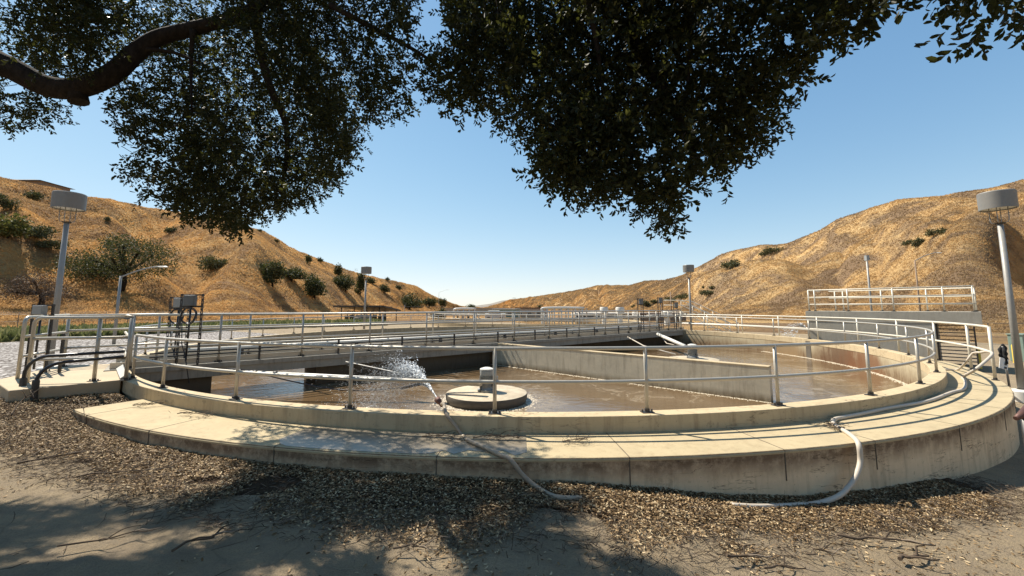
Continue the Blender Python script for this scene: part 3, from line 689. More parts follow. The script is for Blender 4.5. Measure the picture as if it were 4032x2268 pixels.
for (px, py, zb, top, lab) in ((193, 1452, -.45, 762, 'tall drum headed lamp post standing in the gravel left of the landing'), (4026, 1545, -1.05, 757, 'tall drum headed lamp post at the right end of the ledge')):
    q = pl(px, py, zb); drum_lamp(q, lamp_h(q, top), lab, .90)
for (px, y, top, lab) in ((1436, 36, 1051, 'distant drum headed lamp post in front of the flat canopy'), (2719, 34.5, 1044, 'distant drum headed lamp post above the far stairs')):
    r = ray(px, 1230); q = Vector((r[0]/r[1]*y, y, -.8)); drum_lamp(q, lamp_h(q, top), lab, .90)
def cobra(p, h, dx, dz, label, dy=0, wood=False):
    g = empty('street_light', p, label, 'street light', 'street lights with bent arms')
    MB().tube([p, p+Vector((0, 0, h))], [.09, .065], 12).build('pole', M['wood'] if wood else M['pole'], g)
    arm = smooth([p+Vector((0, 0, h-.06)), p+Vector((dx*.45, dy*.45, h+dz*.62)), p+Vector((dx*.82, dy*.82, h+dz*.98)), p+Vector((dx, dy, h+dz))], 5)
    MB().tube(arm, .038, 8).build('arm', M['pole'], g)
    e = arm[-1]; hd = MB().lathe([(.0, .06), (.08, .05), (.13, .0), (.1, -.05), (0, -.06)], (0, 0, 0), 14)
    s = 1 if dx > 0 else -1
    hd.v = [(e.x+s*(.12+v[0]*2.4), e.y+v[1], e.z+v[2]) for v in hd.v]; hd.build('lamp_head', M['white'], g)
    MB().box(p+Vector((0, 0, .03)), (.34, .34, .06)).build('base', M['pole'], g)
    return g
cobra(pl(447, 1362, -.5), 4.1, 2.35, .55, 'pale street light with a bent arm in front of the big hillside oak')
def at(px, y, z): r = ray(px, 1213); return Vector((r[0]/r[1]*y, y, z))
q = at(3622, 40, -1.3); cobra(q, lamp_h(q, 1022)+1.0, 2.4, .75, 'brown street light with a bent arm behind the raised platform', 0, True)
q = at(1727, 190, -.8); cobra(q, 9.8, 4.5, 1.2, 'tiny street light in front of the dark hillside oaks', 0)
def pole_box(px, y, zb, top, label, r=.07, hd=True):
    p = at(px, y, zb); h = lamp_h(p, top)+1.0; g = empty('utility_pole', p, label, 'pole')
    MB().tube([p, p+Vector((0, 0, h))], [r*1.2, r], 10).build('shaft', M['pole'] if hd else M['wood'], g)
    if hd: MB().box(p+Vector((.02, 0, h-.2)), (.24, .24, .45)).build('head_box', M['boxlight'], g); MB().box(p+Vector((.2, 0, h-.25)), (.12, .1, .14)).build('sensor', M['dark'], g)
    return g
pole_box(3431, 34, -1.3, 1003, 'slim white pole with a box on top behind the raised platform')
pole_box(2643, 95, -1, 1148, 'thin wooden pole standing at the foot of the right hill', .13, False)
pole_box(1593, 120, -.8, 1200, 'short white pole with a small head before the far oaks')

# ------------------------------------------------------------------ raised platform on the right
g = empty('raised_platform', (20, 23, -1.4), 'raised grey concrete platform box behind the right rim of the tank', 'platform')
W0 = Vector((17.85, 24.6, 0)); fd = Vector((.655, -.756, 0)); bd = Vector((.756, .655, 0))
def rect(o0, u0, u1, v0, v1): return [tuple((o0+fd*u+bd*v)[:2]) for u, v in ((u0, v0), (u1, v0), (u1, v1), (u0, v1))]
MB().prism(rect(W0, 0, 5.35, .02, 3.2), -1.6, 1.0).build('wall', M['greyconc'], g)
MB().prism(rect(W0, -.03, 6.95, 0, 3.25), .93, 1.52).build('top_slab', M['greyconc'], g, .01)
g = empty('guard_rail', W0+Vector((0, 0, 1.52)), 'white three bar railing around the top of the raised platform', 'railing')
ra = Rail(g, 1.28, M['whiterail'], .034)
for u in (.15, .45, 2.0, 3.9, 5.75, 6.75): ra.post(W0+fd*u+bd*.12+Vector((0, 0, 1.52)), 0)
for u in (.9, 1.3, 3.1, 5.0, 6.8): ra.post(W0+fd*u+bd*3.0+Vector((0, 0, 1.52)), 0)
loop = [W0+fd*.15+bd*3.0, W0+fd*.15+bd*.12, W0+fd*6.8+bd*.12, W0+fd*6.8+bd*3.0, W0+fd*.6+bd*3.0]
ra.rails([p+Vector((0, 0, 1.52)) for p in loop], (1.25, .82, .40), ('top_rail', 'mid_rail', 'low_rail'))
g = empty('stairs', W0+fd*6+bd*.6+Vector((0, 0, -1.4)), 'dark open steel stairs with thin slatted treads under the platform slab', 'stairs')
c0 = W0+fd*5.45+bd*.3; 
for k in range(13):
    z = -1.2+k*.185; c = W0+fd*6.02+bd*(1.9-k*.12)+Vector((0, 0, z)); MB().box(c, (1.25, .26, .035), math.atan2(fd.y, fd.x)).build('tread', M['dark'], g)
for u in (5.4, 6.66):
    MB().prism(rect(W0, u-.03, u+.03, .25, .50), -1.5, .93).build('stringer', M['dark'], g)
# ------------------------------------------------------------------ things at the right edge
q = pl(3975, 1523, -.75); g = empty('sign_post', q, 'thin post wrapped in a black rag with a small white notice', 'sign post')
MB().tube([q, q+Vector((-.06, 0, 1.25))], .028, 8).build('post', M['pole'], g)
rg = MB(); z0 = .62
for k in range(9):
    a = k*2.1; rg.tube([q+Vector((-.05, 0, 1.32-.04*k)), q+Vector((-.05+.07*math.cos(a), .07*math.sin(a), 1.2-.06*k)), q+Vector((-.05+.05*math.cos(a+.4), .05*math.sin(a+.4), .95-.03*k))], [.03, .05, .02], 6)
rg.build('rag', M['rag'], g)
sg = MB().box(q+Vector((-.16, -.06, .72)), (.30, .012, .34), .1, 0, R_(14)).build('notice', M['sign'], g)
tx = MB()
for r_ in range(2):
    for c_ in range(2): tx.box(q+Vector((-.24+.13*c_-.02*r_, -.072, .70-.11*r_)), (.085, .004, .07), .1, 0, R_(14))
tx.build('print', M['ink'], sg)
for (px, py, lab) in ((3860, 1452, 'yellow bollard seen just left of the outer railing end post'), (3998, 1430, 'yellow bollard beside the right hand lamp post')):
    q = pl(px, py, -1.33); g = empty('bollard', q, lab, 'bollard', 'yellow bollards by the right track')
    MB().lathe([(.075, 0), (.075, .95), (.05, 1.02), (0, 1.04)], q, 14).build('pipe', M['yellow'], g)
q = pl(4008, 1428, -1.33)+Vector((1.05, .6, 0)); g = empty('utility_cabinet', q, 'dull green utility cabinet behind the right hand lamp post', 'cabinet')
MB().box(q+Vector((0, 0, .75)), (1.0, .6, 1.5), .3).build('body', M['green'], g, .02); MB().box(q+Vector((0, 0, 1.53)), (1.08, .68, .06), .3).build('lid', M['green'], g)
q = dep(4012, 1640, 7.2); g = empty('valve_pipe', q, 'rusty brown pipe end poking out past the right end of the ledge', 'pipe')
MB().tube([q+Vector((-.12, -.05, -.02)), q+Vector((.05, 0, .03)), q+Vector((.3, .1, .12))], [.035, .055, .06], 10).build('spout', M['rust'], g)
MB().tube([q+Vector((.12, .02, 0)), q+Vector((.12, .02, -1.1))], .05, 8).build('standpipe', M['dark'], g)
g = empty('concrete_block', (15.2, 11.6, -1.2), 'small dark concrete kerb block beyond the right end of the ledge', 'block')

bpy.data.objects.remove(g)
# chain link fences
def fence(pts, h, label, step=3.0, arms=True):
    pts = [Vector(p) for p in pts]; g = empty('wire_fence', pts[0], label, 'fence')
    m = MB(); acc = []
    for a, c in zip(pts[:-1], pts[1:]):
        n = max(1, int((c-a).length/step))
        for i in range(n): acc.append(a.lerp(c, i/n))
    acc.append(pts[-1]); acc = [Vector((p.x, p.y, float(ground_z(p.x, p.y)))) for p in acc]
    pm = None
    for p in acc[:90]:
        if pm is None:
            mm = MB().tube([(0, 0, 0), (0, 0, h)], .035, 6)
            if arms: mm.tube([(0, 0, h), (-.16, .2, h+.28)], .022, 5)
            pm = bpy.data.meshes.new('post'); pm.from_pydata(mm.v, [], mm.f); pm.materials.append(M['fence'])
        o = bpy.data.objects.new('post', pm); COL.objects.link(o); o.parent = g; o.location = p-pts[0]
    w = MB()
    for z in ([.05, h*.5, h, h+.14, h+.27] if arms else [.05, h*.5, h]): w.tube([p+Vector((0, 0, z)) for p in acc], .012 if z != h else .022, 4)
    w.build('wire', M['fence'], g); return g
fence([hit(-150, 1300), hit(250, 1288), hit(500, 1292), hit(900, 1288), hit(1250, 1270)], 1.5, 'barbed wire fence running along the green strip at the foot of the left hill', 3.2)
fence([at(1420, 75, 0), at(1560, 95, 0), at(1760, 130, 0)], 2.6, 'distant chain fence below the far oaks', 3.0, False)
fence([pl(3700, 1352, -1.3), pl(3900, 1358, -1.3), pl(4200, 1366, -1.3)], 1.75, 'thin wire fence crossing the dry ground behind the slatted stairs', 3.5, False)

# ------------------------------------------------------------------ plant buildings and gear down the valley
def thing(name, p, label, cat, group=None): return empty(name, p, label, cat, group)
p = at(1420, 62, -.8); g = thing('canopy', p, 'flat dark canopy roof on thin posts beyond the far rim', 'canopy')
yy = 62; xa, xb = at(1310, yy, 0).x, at(1512, yy, 0).x
rv = [(xa, yy, 2.1), (xb, yy, 2.1), (xb+.7, yy+7, 1.38), (xa+2.6, yy+7, 1.38)]
MB().add(rv+[(x, y, z-.22) for x, y, z in rv], [(0, 1, 2, 3), (7, 6, 5, 4), (0, 4, 5, 1), (1, 5, 6, 2), (2, 6, 7, 3), (3, 7, 4, 0)]).build('roof', M['dark'], g)
for i in range(4):
    x = xa+1+(xb-xa-2)*i/3
    for dy in (.6, 6): MB().tube([(x+dy*.2, yy+dy, -.8), (x+dy*.2, yy+dy, 1.9-.1*dy)], .08, 8).build('post', M['dark'], g)
bt = MB(); 
for i in range(9):
    x = xa+1.2+i*.75; bt.box((x, yy+2.5, -.1), (.35, .8, 1.2+.3*math.sin(i*2.3))); bt.tube([(x+.3, yy+2, -.6), (x+.3, yy+2, 1.2), (x+.7, yy+2.3, 1.2)], .06, 6)
bt.build('machinery', M['dark'], g)
p = at(1430, 58, -.8); g = thing('brown_tank', p, 'squat brown cylindrical vessel under the canopy', 'vessel')
MB().lathe([(1.15, 0), (1.15, 1.0), (1.2, 1.05), (1.2, 1.15), (0, 1.3)], p, 24).build('shell', M['stucco'], g); MB().lathe([(1.0, 1.2), (1.0, 1.5), (0, 1.55)], p, 24).build('lid', M['dark'], g)
# white pipe manifold
def manifold(px0, px1, y, zt, n, label, r=.24, risers=True, zb=-.8, mat='white'):
    a, c = at(px0, y, 0), at(px1, y, 0); g = thing('pipe_manifold', Vector((a.x, y, zb)), label, 'pipes')
    MB().tube(smooth([(a.x, y, zb), (a.x, y, zt-.5), (a.x+.5, y, zt), (c.x, y, zt)], 4), r, 12).build('header', M[mat], g)
    for i in range(n):
        x = a.x+(c.x-a.x)*(i+.7)/n
        MB().tube([(x, y, zt), (x, y-.3, zt-.9), (x, y-.3, zb)], r*.55, 8).build('riser', M[mat], g)
        MB().box((x, y-.3, zb+.9), (r*1.4, r*1.4, .3)).build('valve', M['boxlight' if i % 2 else 'dark'], g)
        MB().box((x+.7, y+.3, (zt+zb)/2), (.16, .16, zt-zb)).build('support', M['stucco'], g)
    return g
manifold(2135, 2300, 58, 1.70, 6, 'white pipe header with a row of valves behind the bridge railing', .17)
manifold(1788, 1875, 72, 1.55, 4, 'cluster of thick white upright pipes near the valley centre', .2)
def vent(px, y, top, label, r=.8):
    p = at(px, y, -.8); h = lamp_h(p, top)+1.0; g = thing('vent', p, label, 'vent', 'white mushroom vents past the bridge')
    MB().lathe([(r*.55, 0), (r*.55, h-.9), (r*.6, h-.9)], p, 18).build('stack', M['white'], g); MB().lathe([(r*.6, h-.95), (r, h-.9), (r, h-.15), (r*.85, h), (0, h)], p, 22).build('cap', M['white'], g)
vent(2378, 62, 1207, 'white round topped vent left of the pair past the bridge', .62)
vent(2441, 58, 1207, 'white round topped vent nearest the leftmost dark control box', .62)
vent(2625, 60, 1222, 'low white round vent just right of the tallest control box', .75)
vent(2500, 70, 1226, 'small white conical vent between the far control boxes', .5)
def bldg(px0, px1, y, zt, label, mat, roofmat, depth=8, win=0, door=0, zb=-1):
    a, c = at(px0, y, 0), at(px1, y, 0); g = thing('plant_building', Vector((a.x, y, zb)), label, 'building', 'low plant buildings down the valley')
    wl = MB().prism([(a.x, y), (c.x, y), (c.x+depth*.2, y+depth), (a.x+depth*.1, y+depth)], zb, zt).build('wall', M[mat], g)
    MB().prism([(a.x-.2, y-.2), (c.x+.2, y-.2), (c.x+depth*.2+.2, y+depth+.2), (a.x+depth*.1-.2, y+depth+.2)], zt+.003, zt+.25).build('roof', M[roofmat], g)
    for i in range(win):
        x = a.x+(c.x-a.x)*(i+.5)/win; f = MB().box((x, y-.03, zb+(zt-zb)*.55), ((c.x-a.x)/win*.5, .08, (zt-zb)*.38)).build('window', M['white'], g)
        MB().box((x, y-.08, zb+(zt-zb)*.55), ((c.x-a.x)/win*.42, .03, (zt-zb)*.32)).build('pane', M['glass'], f)
    return g
bldg(1752, 1960, 120, 1.5, 'long low grey building at the valley mouth', 'greyconc', 'stucco', 10, 0)
bldg(1940, 2030, 100, 1.35, 'small pale building with greenish front and white trim', 'green', 'white', 6, 2)
bldg(2030, 2140, 110, 1.6, 'low tan building with a reddish roof edge at mid valley', 'stucco', 'rust', 8, 3)
bldg(2270, 2460, 75, .55, 'low dark shed with a pale flat roof edge behind the bridge', 'dark', 'white', 7, 0)
bldg(2450, 2700, 85, .45, 'long low brown shed behind the far stairs', 'wood', 'stucco', 7, 4)
# white truck-like shed and post box shapes
q = at(1950, 84, -.9); g = thing('service_truck', q, 'white service truck parked before the small pale building', 'truck')
MB().box(q+Vector((0, 0, 1.0)), (4.2, 1.9, 1.0)).build('body', M['white'], g, .1); MB().prism([(q.x-1.4, q.y-.85), (q.x+.9, q.y-.85), (q.x+.9, q.y+.85), (q.x-1.4, q.y+.85)], q.z+1.5, q.z+2.1).build('cab', M['white'], g, .12)
MB().box(q+Vector((-.25, -.86, 1.8)), (1.9, .03, .4)).build('side_window', M['glass'], g)
for dx in (-1.3, 1.3): MB().tube([q+Vector((dx, -1.0, .42)), q+Vector((dx, -.75, .42))], .4, 16).build('wheel', M['black'], g)
q = at(1720, 88, -.9); g = thing('marker_post', q, 'white box on a short post in front of the dark valley bush', 'post')
MB().tube([q, q+Vector((0, 0, 1.1))], .06, 8).build('post', M['white'], g); MB().box(q+Vector((0, 0, 1.35)), (.8, .4, .5)).build('head', M['white'], g)
# second tank beyond, low rim with its own rail
t2 = empty('clarifier_tank', (3, 62, -.8), 'pale rim of a second round tank beyond the footbridge', 'tank')
MB().lathe([(15.0, 0), (15.0, .72), (15.35, .72), (15.35, 0)], (3, 60, -.8), 96, False).build('rim_wall', M['coping'], t2)
g = empty('guard_rail', (3, 45, -.08), 'thin pale railing around the second tank down the valley', 'railing')
ra = Rail(g, 1.1, M['whiterail'], .035, False)
for i in range(34):
    a = 2*math.pi*i/34; ra.post((3+15.2*math.cos(a), 60+15.2*math.sin(a), -.08))
ra.rails([(3+15.2*math.cos(2*math.pi*i/96), 60+15.2*math.sin(2*math.pi*i/96), -.08) for i in range(97)], (1.07, .55), ('top_rail', 'mid_rail'))
# far stairs with white handrails
s0 = at(2690, 42, 0); g = empty('stairs', (s0.x, 42, -1), 'pale far stairs with slanting handrails below the distant lamp post', 'stairs')
S1, S2 = Vector((s0.x-.2, 42, 1.0)), Vector((at(2870, 39, 0).x, 39, -1.2))
for off in (0, 1.3):
    o2 = Vector((off*.9, off*.5, 0))
    for dz in (.3, 1.0, 1.5): MB().tube([S1+o2+Vector((-1.8, 0, dz)), S1+o2+Vector((0, 0, dz)), S2+o2+Vector((0, 0, dz))], .035, 6).build('handrail', M['whiterail'], g)
    for i in range(5): q = S1.lerp(S2, i/4)+o2; MB().tube([q, q+Vector((0, 0, 1.5))], .03, 6).build('post', M['whiterail'], g)
for i in range(10): q = S1.lerp(S2, (i+.5)/10)+Vector((.6, .35, 0)); MB().box(q, (.32, 1.3, .05), math.atan2(S2.y-S1.y, S2.x-S1.x)).build('tread', M['rail'], g)
MB().box(S1+Vector((-1.6, .5, -.05)), (3.2, 1.6, .1)).build('platform', M['rail'], g)
# houses on the left crest
for (px, py, w, label) in ((10, 688, 26, 'dark roofed house on the left crest at the frame edge'), (140, 735, 11, 'dark gable roofed house on the left crest behind the lamp')):
    r = ray(px, py); y = 133; P0 = Vector((r[0]/r[1]*y, y, EYE+r[2]/r[1]*y-2.3)); g = empty('house', P0, label, 'house', 'houses on the left crest')
    MB().box(P0+Vector((0, 5, -2)), (w, 9, 4.6)).build('wall', M['wood'], g)
    rf = MB(); W_ = w/2+.8; rf.add([(P0.x-W_, P0.y-.6, P0.z+.3), (P0.x+W_, P0.y-.6, P0.z+.3), (P0.x+W_, P0.y+10.6, P0.z+.3), (P0.x-W_, P0.y+10.6, P0.z+.3), (P0.x-W_*.35, P0.y+5, P0.z+2.3), (P0.x+W_*.35, P0.y+5, P0.z+2.3)], [(0,1,5,4),(1,2,5),(2,3,4,5),(3,0,4),(3,2,1,0)]); rf.build('roof', M['roof'], g)
    MB().box(P0+Vector((0, .45, -1.2)), (w*.5, .12, 1.3)).build('window', M['glass'], g)

# ------------------------------------------------------------------ leaves and plants
def leaf_cloud(C_, size, n, normal_jit=True, aspect=.5, flat=0, rng=RNG):
    """n six-cornered leaves at centres C_ (n,3); size (n,)"""
    a = rng.normal(size=(n, 3)); a[:, 2] *= (1-flat); a /= np.linalg.norm(a, axis=1)[:, None]+1e-9
    b_ = rng.normal(size=(n, 3)); b_[:, 2] *= (1-flat); b_ -= a*np.sum(a*b_, 1)[:, None]; b_ /= np.linalg.norm(b_, axis=1)[:, None]+1e-9
    nn = np.cross(a, b_); s = np.asarray(size)[:, None]
    prof = [(-.5, 0), (-.2, -.5), (.22, -.45), (.5, 0), (.22, .45), (-.2, .5)]
    V = np.empty((n, 6, 3))
    for k, (u, v) in enumerate(prof): V[:, k] = C_+a*u*s+b_*v*aspect*s+nn*(abs(v)*.22-abs(u)*.12)*s
    base = np.arange(n)[:, None]*6
    return V.reshape(-1, 3), np.concatenate([base+np.array([[0, 1, 2, 3]]), base+np.array([[0, 3, 4, 5]])])
def crown_points(n, lobes, rng):
    w = np.array([l[3]*l[4]*l[5] for l in lobes]); w = w/w.sum(); k = rng.choice(len(lobes), n, p=w)
    L_ = np.array(lobes); d = rng.normal(size=(n, 3)); d /= np.linalg.norm(d, axis=1)[:, None]
    rad = rng.random(n)[:, None]**.45
    P_ = L_[k, :3]+d*rad*L_[k, 3:6]
    return P_
def hill_tree(base, w, h, label, kind='oak', seed=0, group=None, cat='tree', trunk=True, mat='hilloak', n=None, leaf=None, big=False):
    rng = np.random.default_rng(seed+100); name = {'oak': 'oak_tree', 'bush': 'bush', 'shrub': 'shrub', 'bare': 'bare_shrub'}[kind]
    k_ = .62 if big else 1; big and None
    base = Vector(base); g = empty(name, base, label, cat, group)
    lobes = []; nl = (24 if big else 11) if kind == 'oak' else 8
    for i in range(nl):
        a = rng.random()*6.28; rr_ = rng.random()**.5*.38*w
        lz = h*((.40+.44*rng.random()) if big else (.36+.40*rng.random())) if kind == 'oak' else h*(.25+.45*rng.random())
        lobes.append((base.x+rr_*math.cos(a), base.y+rr_*math.sin(a), base.z+lz-.22*h*(rr_/(.36*w))**2*(1 if kind == 'oak' else .4), w*k_*(.19+.10*rng.random()), w*k_*(.19+.10*rng.random()), h*k_*(.24+.10*rng.random())))
    n = int((n or 1600)*1.5); leaf = leaf or min(.95, max(.12, math.sqrt((10 if kind == 'bare' else 3.6 if big else 9)*w*h/n)))
    P_ = crown_points(n, lobes, rng)
    P_ += rng.normal(0, leaf*.6, P_.shape)
    P_[:, 2] = np.maximum(P_[:, 2], base.z+(.05 if kind != 'oak' else .12)*h)
    V, Fc = leaf_cloud(P_-np.array(base), leaf*(.6+.8*rng.random(n)), n, aspect=.6 if kind != 'bare' else .07, rng=rng)
    link('crown', np_mesh('crown', V, Fc, 4), M[mat], g)
    if trunk:
        tp = base+Vector((rng.normal()*.04*w, 0, h*.32)); b_ = MB().tube([base+Vector((0, 0, -.4)), base.lerp(tp, .5)+Vector((.02*w, 0, 0)), tp], [w*(.028 if big else .045), w*(.023 if big else .035), w*(.02 if big else .03)], 8)
        for l in lobes[:6]: b_.tube(smooth([tp, tp.lerp(Vector(l[:3]), .5)+Vector((0, 0, -.03*h)), Vector(l[:3])], 3), [w*(.014 if big else .024)]*3+[w*(.01 if big else .016)]*3+[w*.006], 6)
        b_.build('trunk', M['bark'], g)
    return g
def px_w(p, npx): return npx*(p.y*math.cos(TH)+(p.z-EYE)*math.sin(TH))/F
def plant(px, py, wpx, hpx, label, kind, seed, mat='hilloak', n=1500, trunk=None, group=None, big=False):
    p = hit(px, py); w, h = px_w(p, wpx)*1.1, px_w(p, hpx)*1.15
    cat = 'tree' if kind == 'oak' else 'bush'
    return hill_tree(p, w, h, label, kind, seed, group or ('oak trees on the left hill' if kind == 'oak' else 'bushes on the hills'), cat, (kind == 'oak') if trunk is None else trunk, mat, n, None, big)
plant(472, 1146, 400, 205, 'large spreading oak on the left slope behind the street light', 'oak', 1, n=7500, big=True)
plant(1072, 1128, 85, 104, 'slim leaning oak, left of the adjoining pair on the slope', 'oak', 2, n=1500)
plant(1145, 1106, 95, 70, 'round oak, right of the adjoining pair on the slope', 'oak', 3, n=1600)
plant(1238, 1176, 92, 106, 'oak with a drooping right side above the flat canopy', 'oak', 4, n=1600)
plant(1360, 1150, 85, 72, 'dense dark oak just left of the distant drum lamp pole', 'oak', 5, n=1500)
plant(1418, 1166, 45, 84, 'narrow dark oak directly behind the distant drum lamp pole', 'oak', 6, n=1000)
plant(1512, 1154, 36, 38, 'small round oak alone on the slope right of the lamp', 'oak', 7, n=700)
plant(1612, 1218, 105, 56, 'wide dark oak clump at the foot of the left ridge end', 'oak', 8, n=1500)
plant(1688, 1212, 50, 42, 'middle oak between the wide clump and the ridge end', 'oak', 9, n=900)
plant(1738, 1213, 36, 40, 'last small oak before the left ridge drops to the valley', 'oak', 10, n=800)
plant(1850, 1219, 52, 20, 'dark tree mass at the valley mouth under the far blue hills', 'oak', 11, n=700)
plant(1718, 1260, 62, 46, 'low dark bush behind the distant chain fence', 'bush', 12, n=900)
plant(838, 1064, 135, 50, 'broad grey green bush alone in the middle of the left slope', 'bush', 13, 'brush', 1500)
plant(667, 922, 42, 28, 'dark bush high on the left slope under the hanging leaves', 'bush', 14, 'brush', 500)
plant(30, 936, 120, 108, 'yellow green shrub tree at the left frame edge', 'bush', 15, 'yellowgreen', 1600, True)
plant(126, 936, 100, 52, 'dark rounded bush right of the yellow green shrub', 'bush', 16, 'brush', 900)
plant(196, 980, 95, 34, 'low spreading green bush behind the left lamp pole', 'bush', 17, 'brush', 900)
plant(160, 1205, 205, 135, 'bare grey twiggy shrub at the foot of the left slope', 'bare', 18, 'barebrush', 2600, True)
plant(415, 872, 26, 18, 'tiny bush in the upper gully of the left slope', 'bush', 19, 'brush', 300)
plant(18, 830, 62, 64, 'dark shrub near the crest at the left frame edge', 'bush', 20, 'brush', 700)
plant(140, 792, 60, 36, 'dark shrub near the crest left of the lamp drum', 'bush', 21, 'brush', 500)
plant(430, 966, 30, 22, 'small dark bush above the crown of the big oak', 'bush', 22, 'brush', 300)
plant(1328, 1086, 42, 46, 'dark oak bush on the ridge line above the dense dark oak', 'bush', 23, 'hilloak', 700)
plant(1210, 1040, 30, 34, 'dark bush on the ridge above the drooping oak', 'bush', 24, 'hilloak', 500)
plant(1260, 1032, 28, 16, 'low bush on the ridge next to the lone ridge bush', 'bush', 25, 'hilloak', 300)
plant(1458, 1116, 36, 30, 'bush beside the distant lamp drum on its right', 'bush', 26, 'hilloak', 500)
plant(1567, 1142, 24, 18, 'small bush near the ridge above the wide oak clump', 'bush', 27, 'hilloak', 300)
plant(1400, 1068, 20, 12, 'tiny bush on the ridge left of the distant lamp drum', 'bush', 28, 'hilloak', 200)
plant(1090, 956, 18, 14, 'tiny bush on the crest just right of the hanging leaves', 'bush', 40, 'hilloak', 200)
plant(1020, 912, 16, 12, 'tiny bush on the crest touching the hanging leaves', 'bush', 41, 'hilloak', 200)
plant(1522, 1106, 22, 12, 'tiny bush on the crest over the small round oak', 'bush', 42, 'hilloak', 200)
plant(3686, 928, 62, 26, 'grey green bush high on the right hill, upper of two', 'bush', 29, 'brush', 600)
plant(3614, 972, 48, 34, 'grey green bush on the right hill, taller of the lower two', 'bush', 30, 'brush', 600)
plant(3574, 966, 42, 20, 'flat grey green bush on the right hill, left of its neighbour', 'bush', 31, 'brush', 500)
plant(2790, 1166, 62, 22, 'dark bush low on the right hill beside the distant lamp pole', 'bush', 32, 'brush', 600)
plant(2806, 1138, 20, 12, 'tiny bush on the right hill just above the lamp pole bush', 'bush', 43, 'brush', 200)
plant(2768, 1136, 14, 9, 'tiny bush touching the distant lamp pole on the right hill', 'bush', 44, 'brush', 200)
plant(2692, 1176, 70, 22, 'upper end of the diagonal bush line left of the distant lamp', 'bush', 33, 'brush', 600)
plant(2645, 1190, 60, 18, 'lower end of the diagonal bush line behind the wooden pole', 'bush', 34, 'brush', 600)
plant(2573, 1198, 30, 18, 'dark bush left of the wooden pole', 'bush', 35, 'brush', 400)
plant(2546, 1208, 42, 22, 'dark bush behind the tallest control box', 'bush', 36, 'brush', 500)
plant(2492, 1212, 18, 14, 'small dark bush left of the leftmost far control box', 'bush', 37, 'brush', 300)
plant(2127, 1213, 16, 13, 'small dark bush left of the white pipe header', 'bush', 38, 'hilloak', 300)
plant(2025, 1178, 18, 8, 'tiny bushes on the skyline of the low right ridge', 'bush', 39, 'hilloak', 200)
plant(3030, 1003, 80, 26, 'dark scrub patch below the flat rim of the right hill', 'bush', 45, 'brush', 700)
plant(2880, 1056, 70, 34, 'dark scrub patch on the pale cliff of the right hill', 'bush', 46, 'brush', 700)

# dry grass over the slopes, green strip at the foot of the left hill
def tufts(name, X, Y, hs, mat, label, blades=3, kind='stuff'):
    n = len(X); Z = ground_z(X, Y); rng = np.random.default_rng(5); V = np.empty((n, blades, 3, 3))
    for k in range(blades):
        a = rng.random(n)*6.283; lean = rng.normal(0, .35, n); wd = hs*(.28+.2*rng.random(n)); hh = hs*(.6+.7*rng.random(n))
        cx, cy = X+rng.normal(0, .25, n)*hs, Y+rng.normal(0, .25, n)*hs
        V[:, k, 0] = np.stack([cx-np.cos(a)*wd, cy-np.sin(a)*wd, Z-.05*hs], 1); V[:, k, 1] = np.stack([cx+np.cos(a)*wd, cy+np.sin(a)*wd, Z-.05*hs], 1)
        V[:, k, 2] = np.stack([cx+lean*hh, cy+rng.normal(0, .35, n)*hh, Z+hh], 1)
    Fc = np.arange(n*blades*3).reshape(-1, 3); o = link(name, np_mesh(name, V.reshape(-1, 3), Fc, 3), mat); tag(o, label, 'grass', kind=kind); return o
n = 330000; u = -1.55+RNG.random(n)*3.25; yf = np.interp(u, FU, FYf); yc = np.interp(u, RU, RYc)
t = RNG.random(n)**1.25; y = yf*.93+(yc*1.02-yf*.93)*t; x = u*y
u2 = -.30+RNG.random(120000)*.75; yf2 = np.interp(u2, FU, FYf); yc2 = np.interp(u2, RU, RYc); y2 = yf2*.95+(yc2*1.02-yf2*.95)*RNG.random(120000)
x = np.concatenate([x, u2*y2]); y = np.concatenate([y, y2])
keep = (np.hypot(x-CX, y-CY) > 30) & (y < 1100) & (fbm(x/7, y/7, 3, 77) > -.35-.5*RNG.random(len(x))); x, y = x[keep], y[keep]
tufts('dry_grass', x, y, (.11+.0013*y)*(.6+.8*RNG.random(len(x))), M['drygrass'], 'golden dry grass covering the hillsides')
n = 26000; a = R_(120)+RNG.random(n)*R_(115); r_ = 33+RNG.random(n)*11; x = CX+r_*np.cos(a); y = CY+r_*np.sin(a)
keep = fbm(x/4, y/4, 3, 88) > -.15-.3*RNG.random(n); tufts('green_grass', x[keep], y[keep], .35+.35*RNG.random(keep.sum()), M['greengrass'], 'green weeds growing in a strip past the gravel')

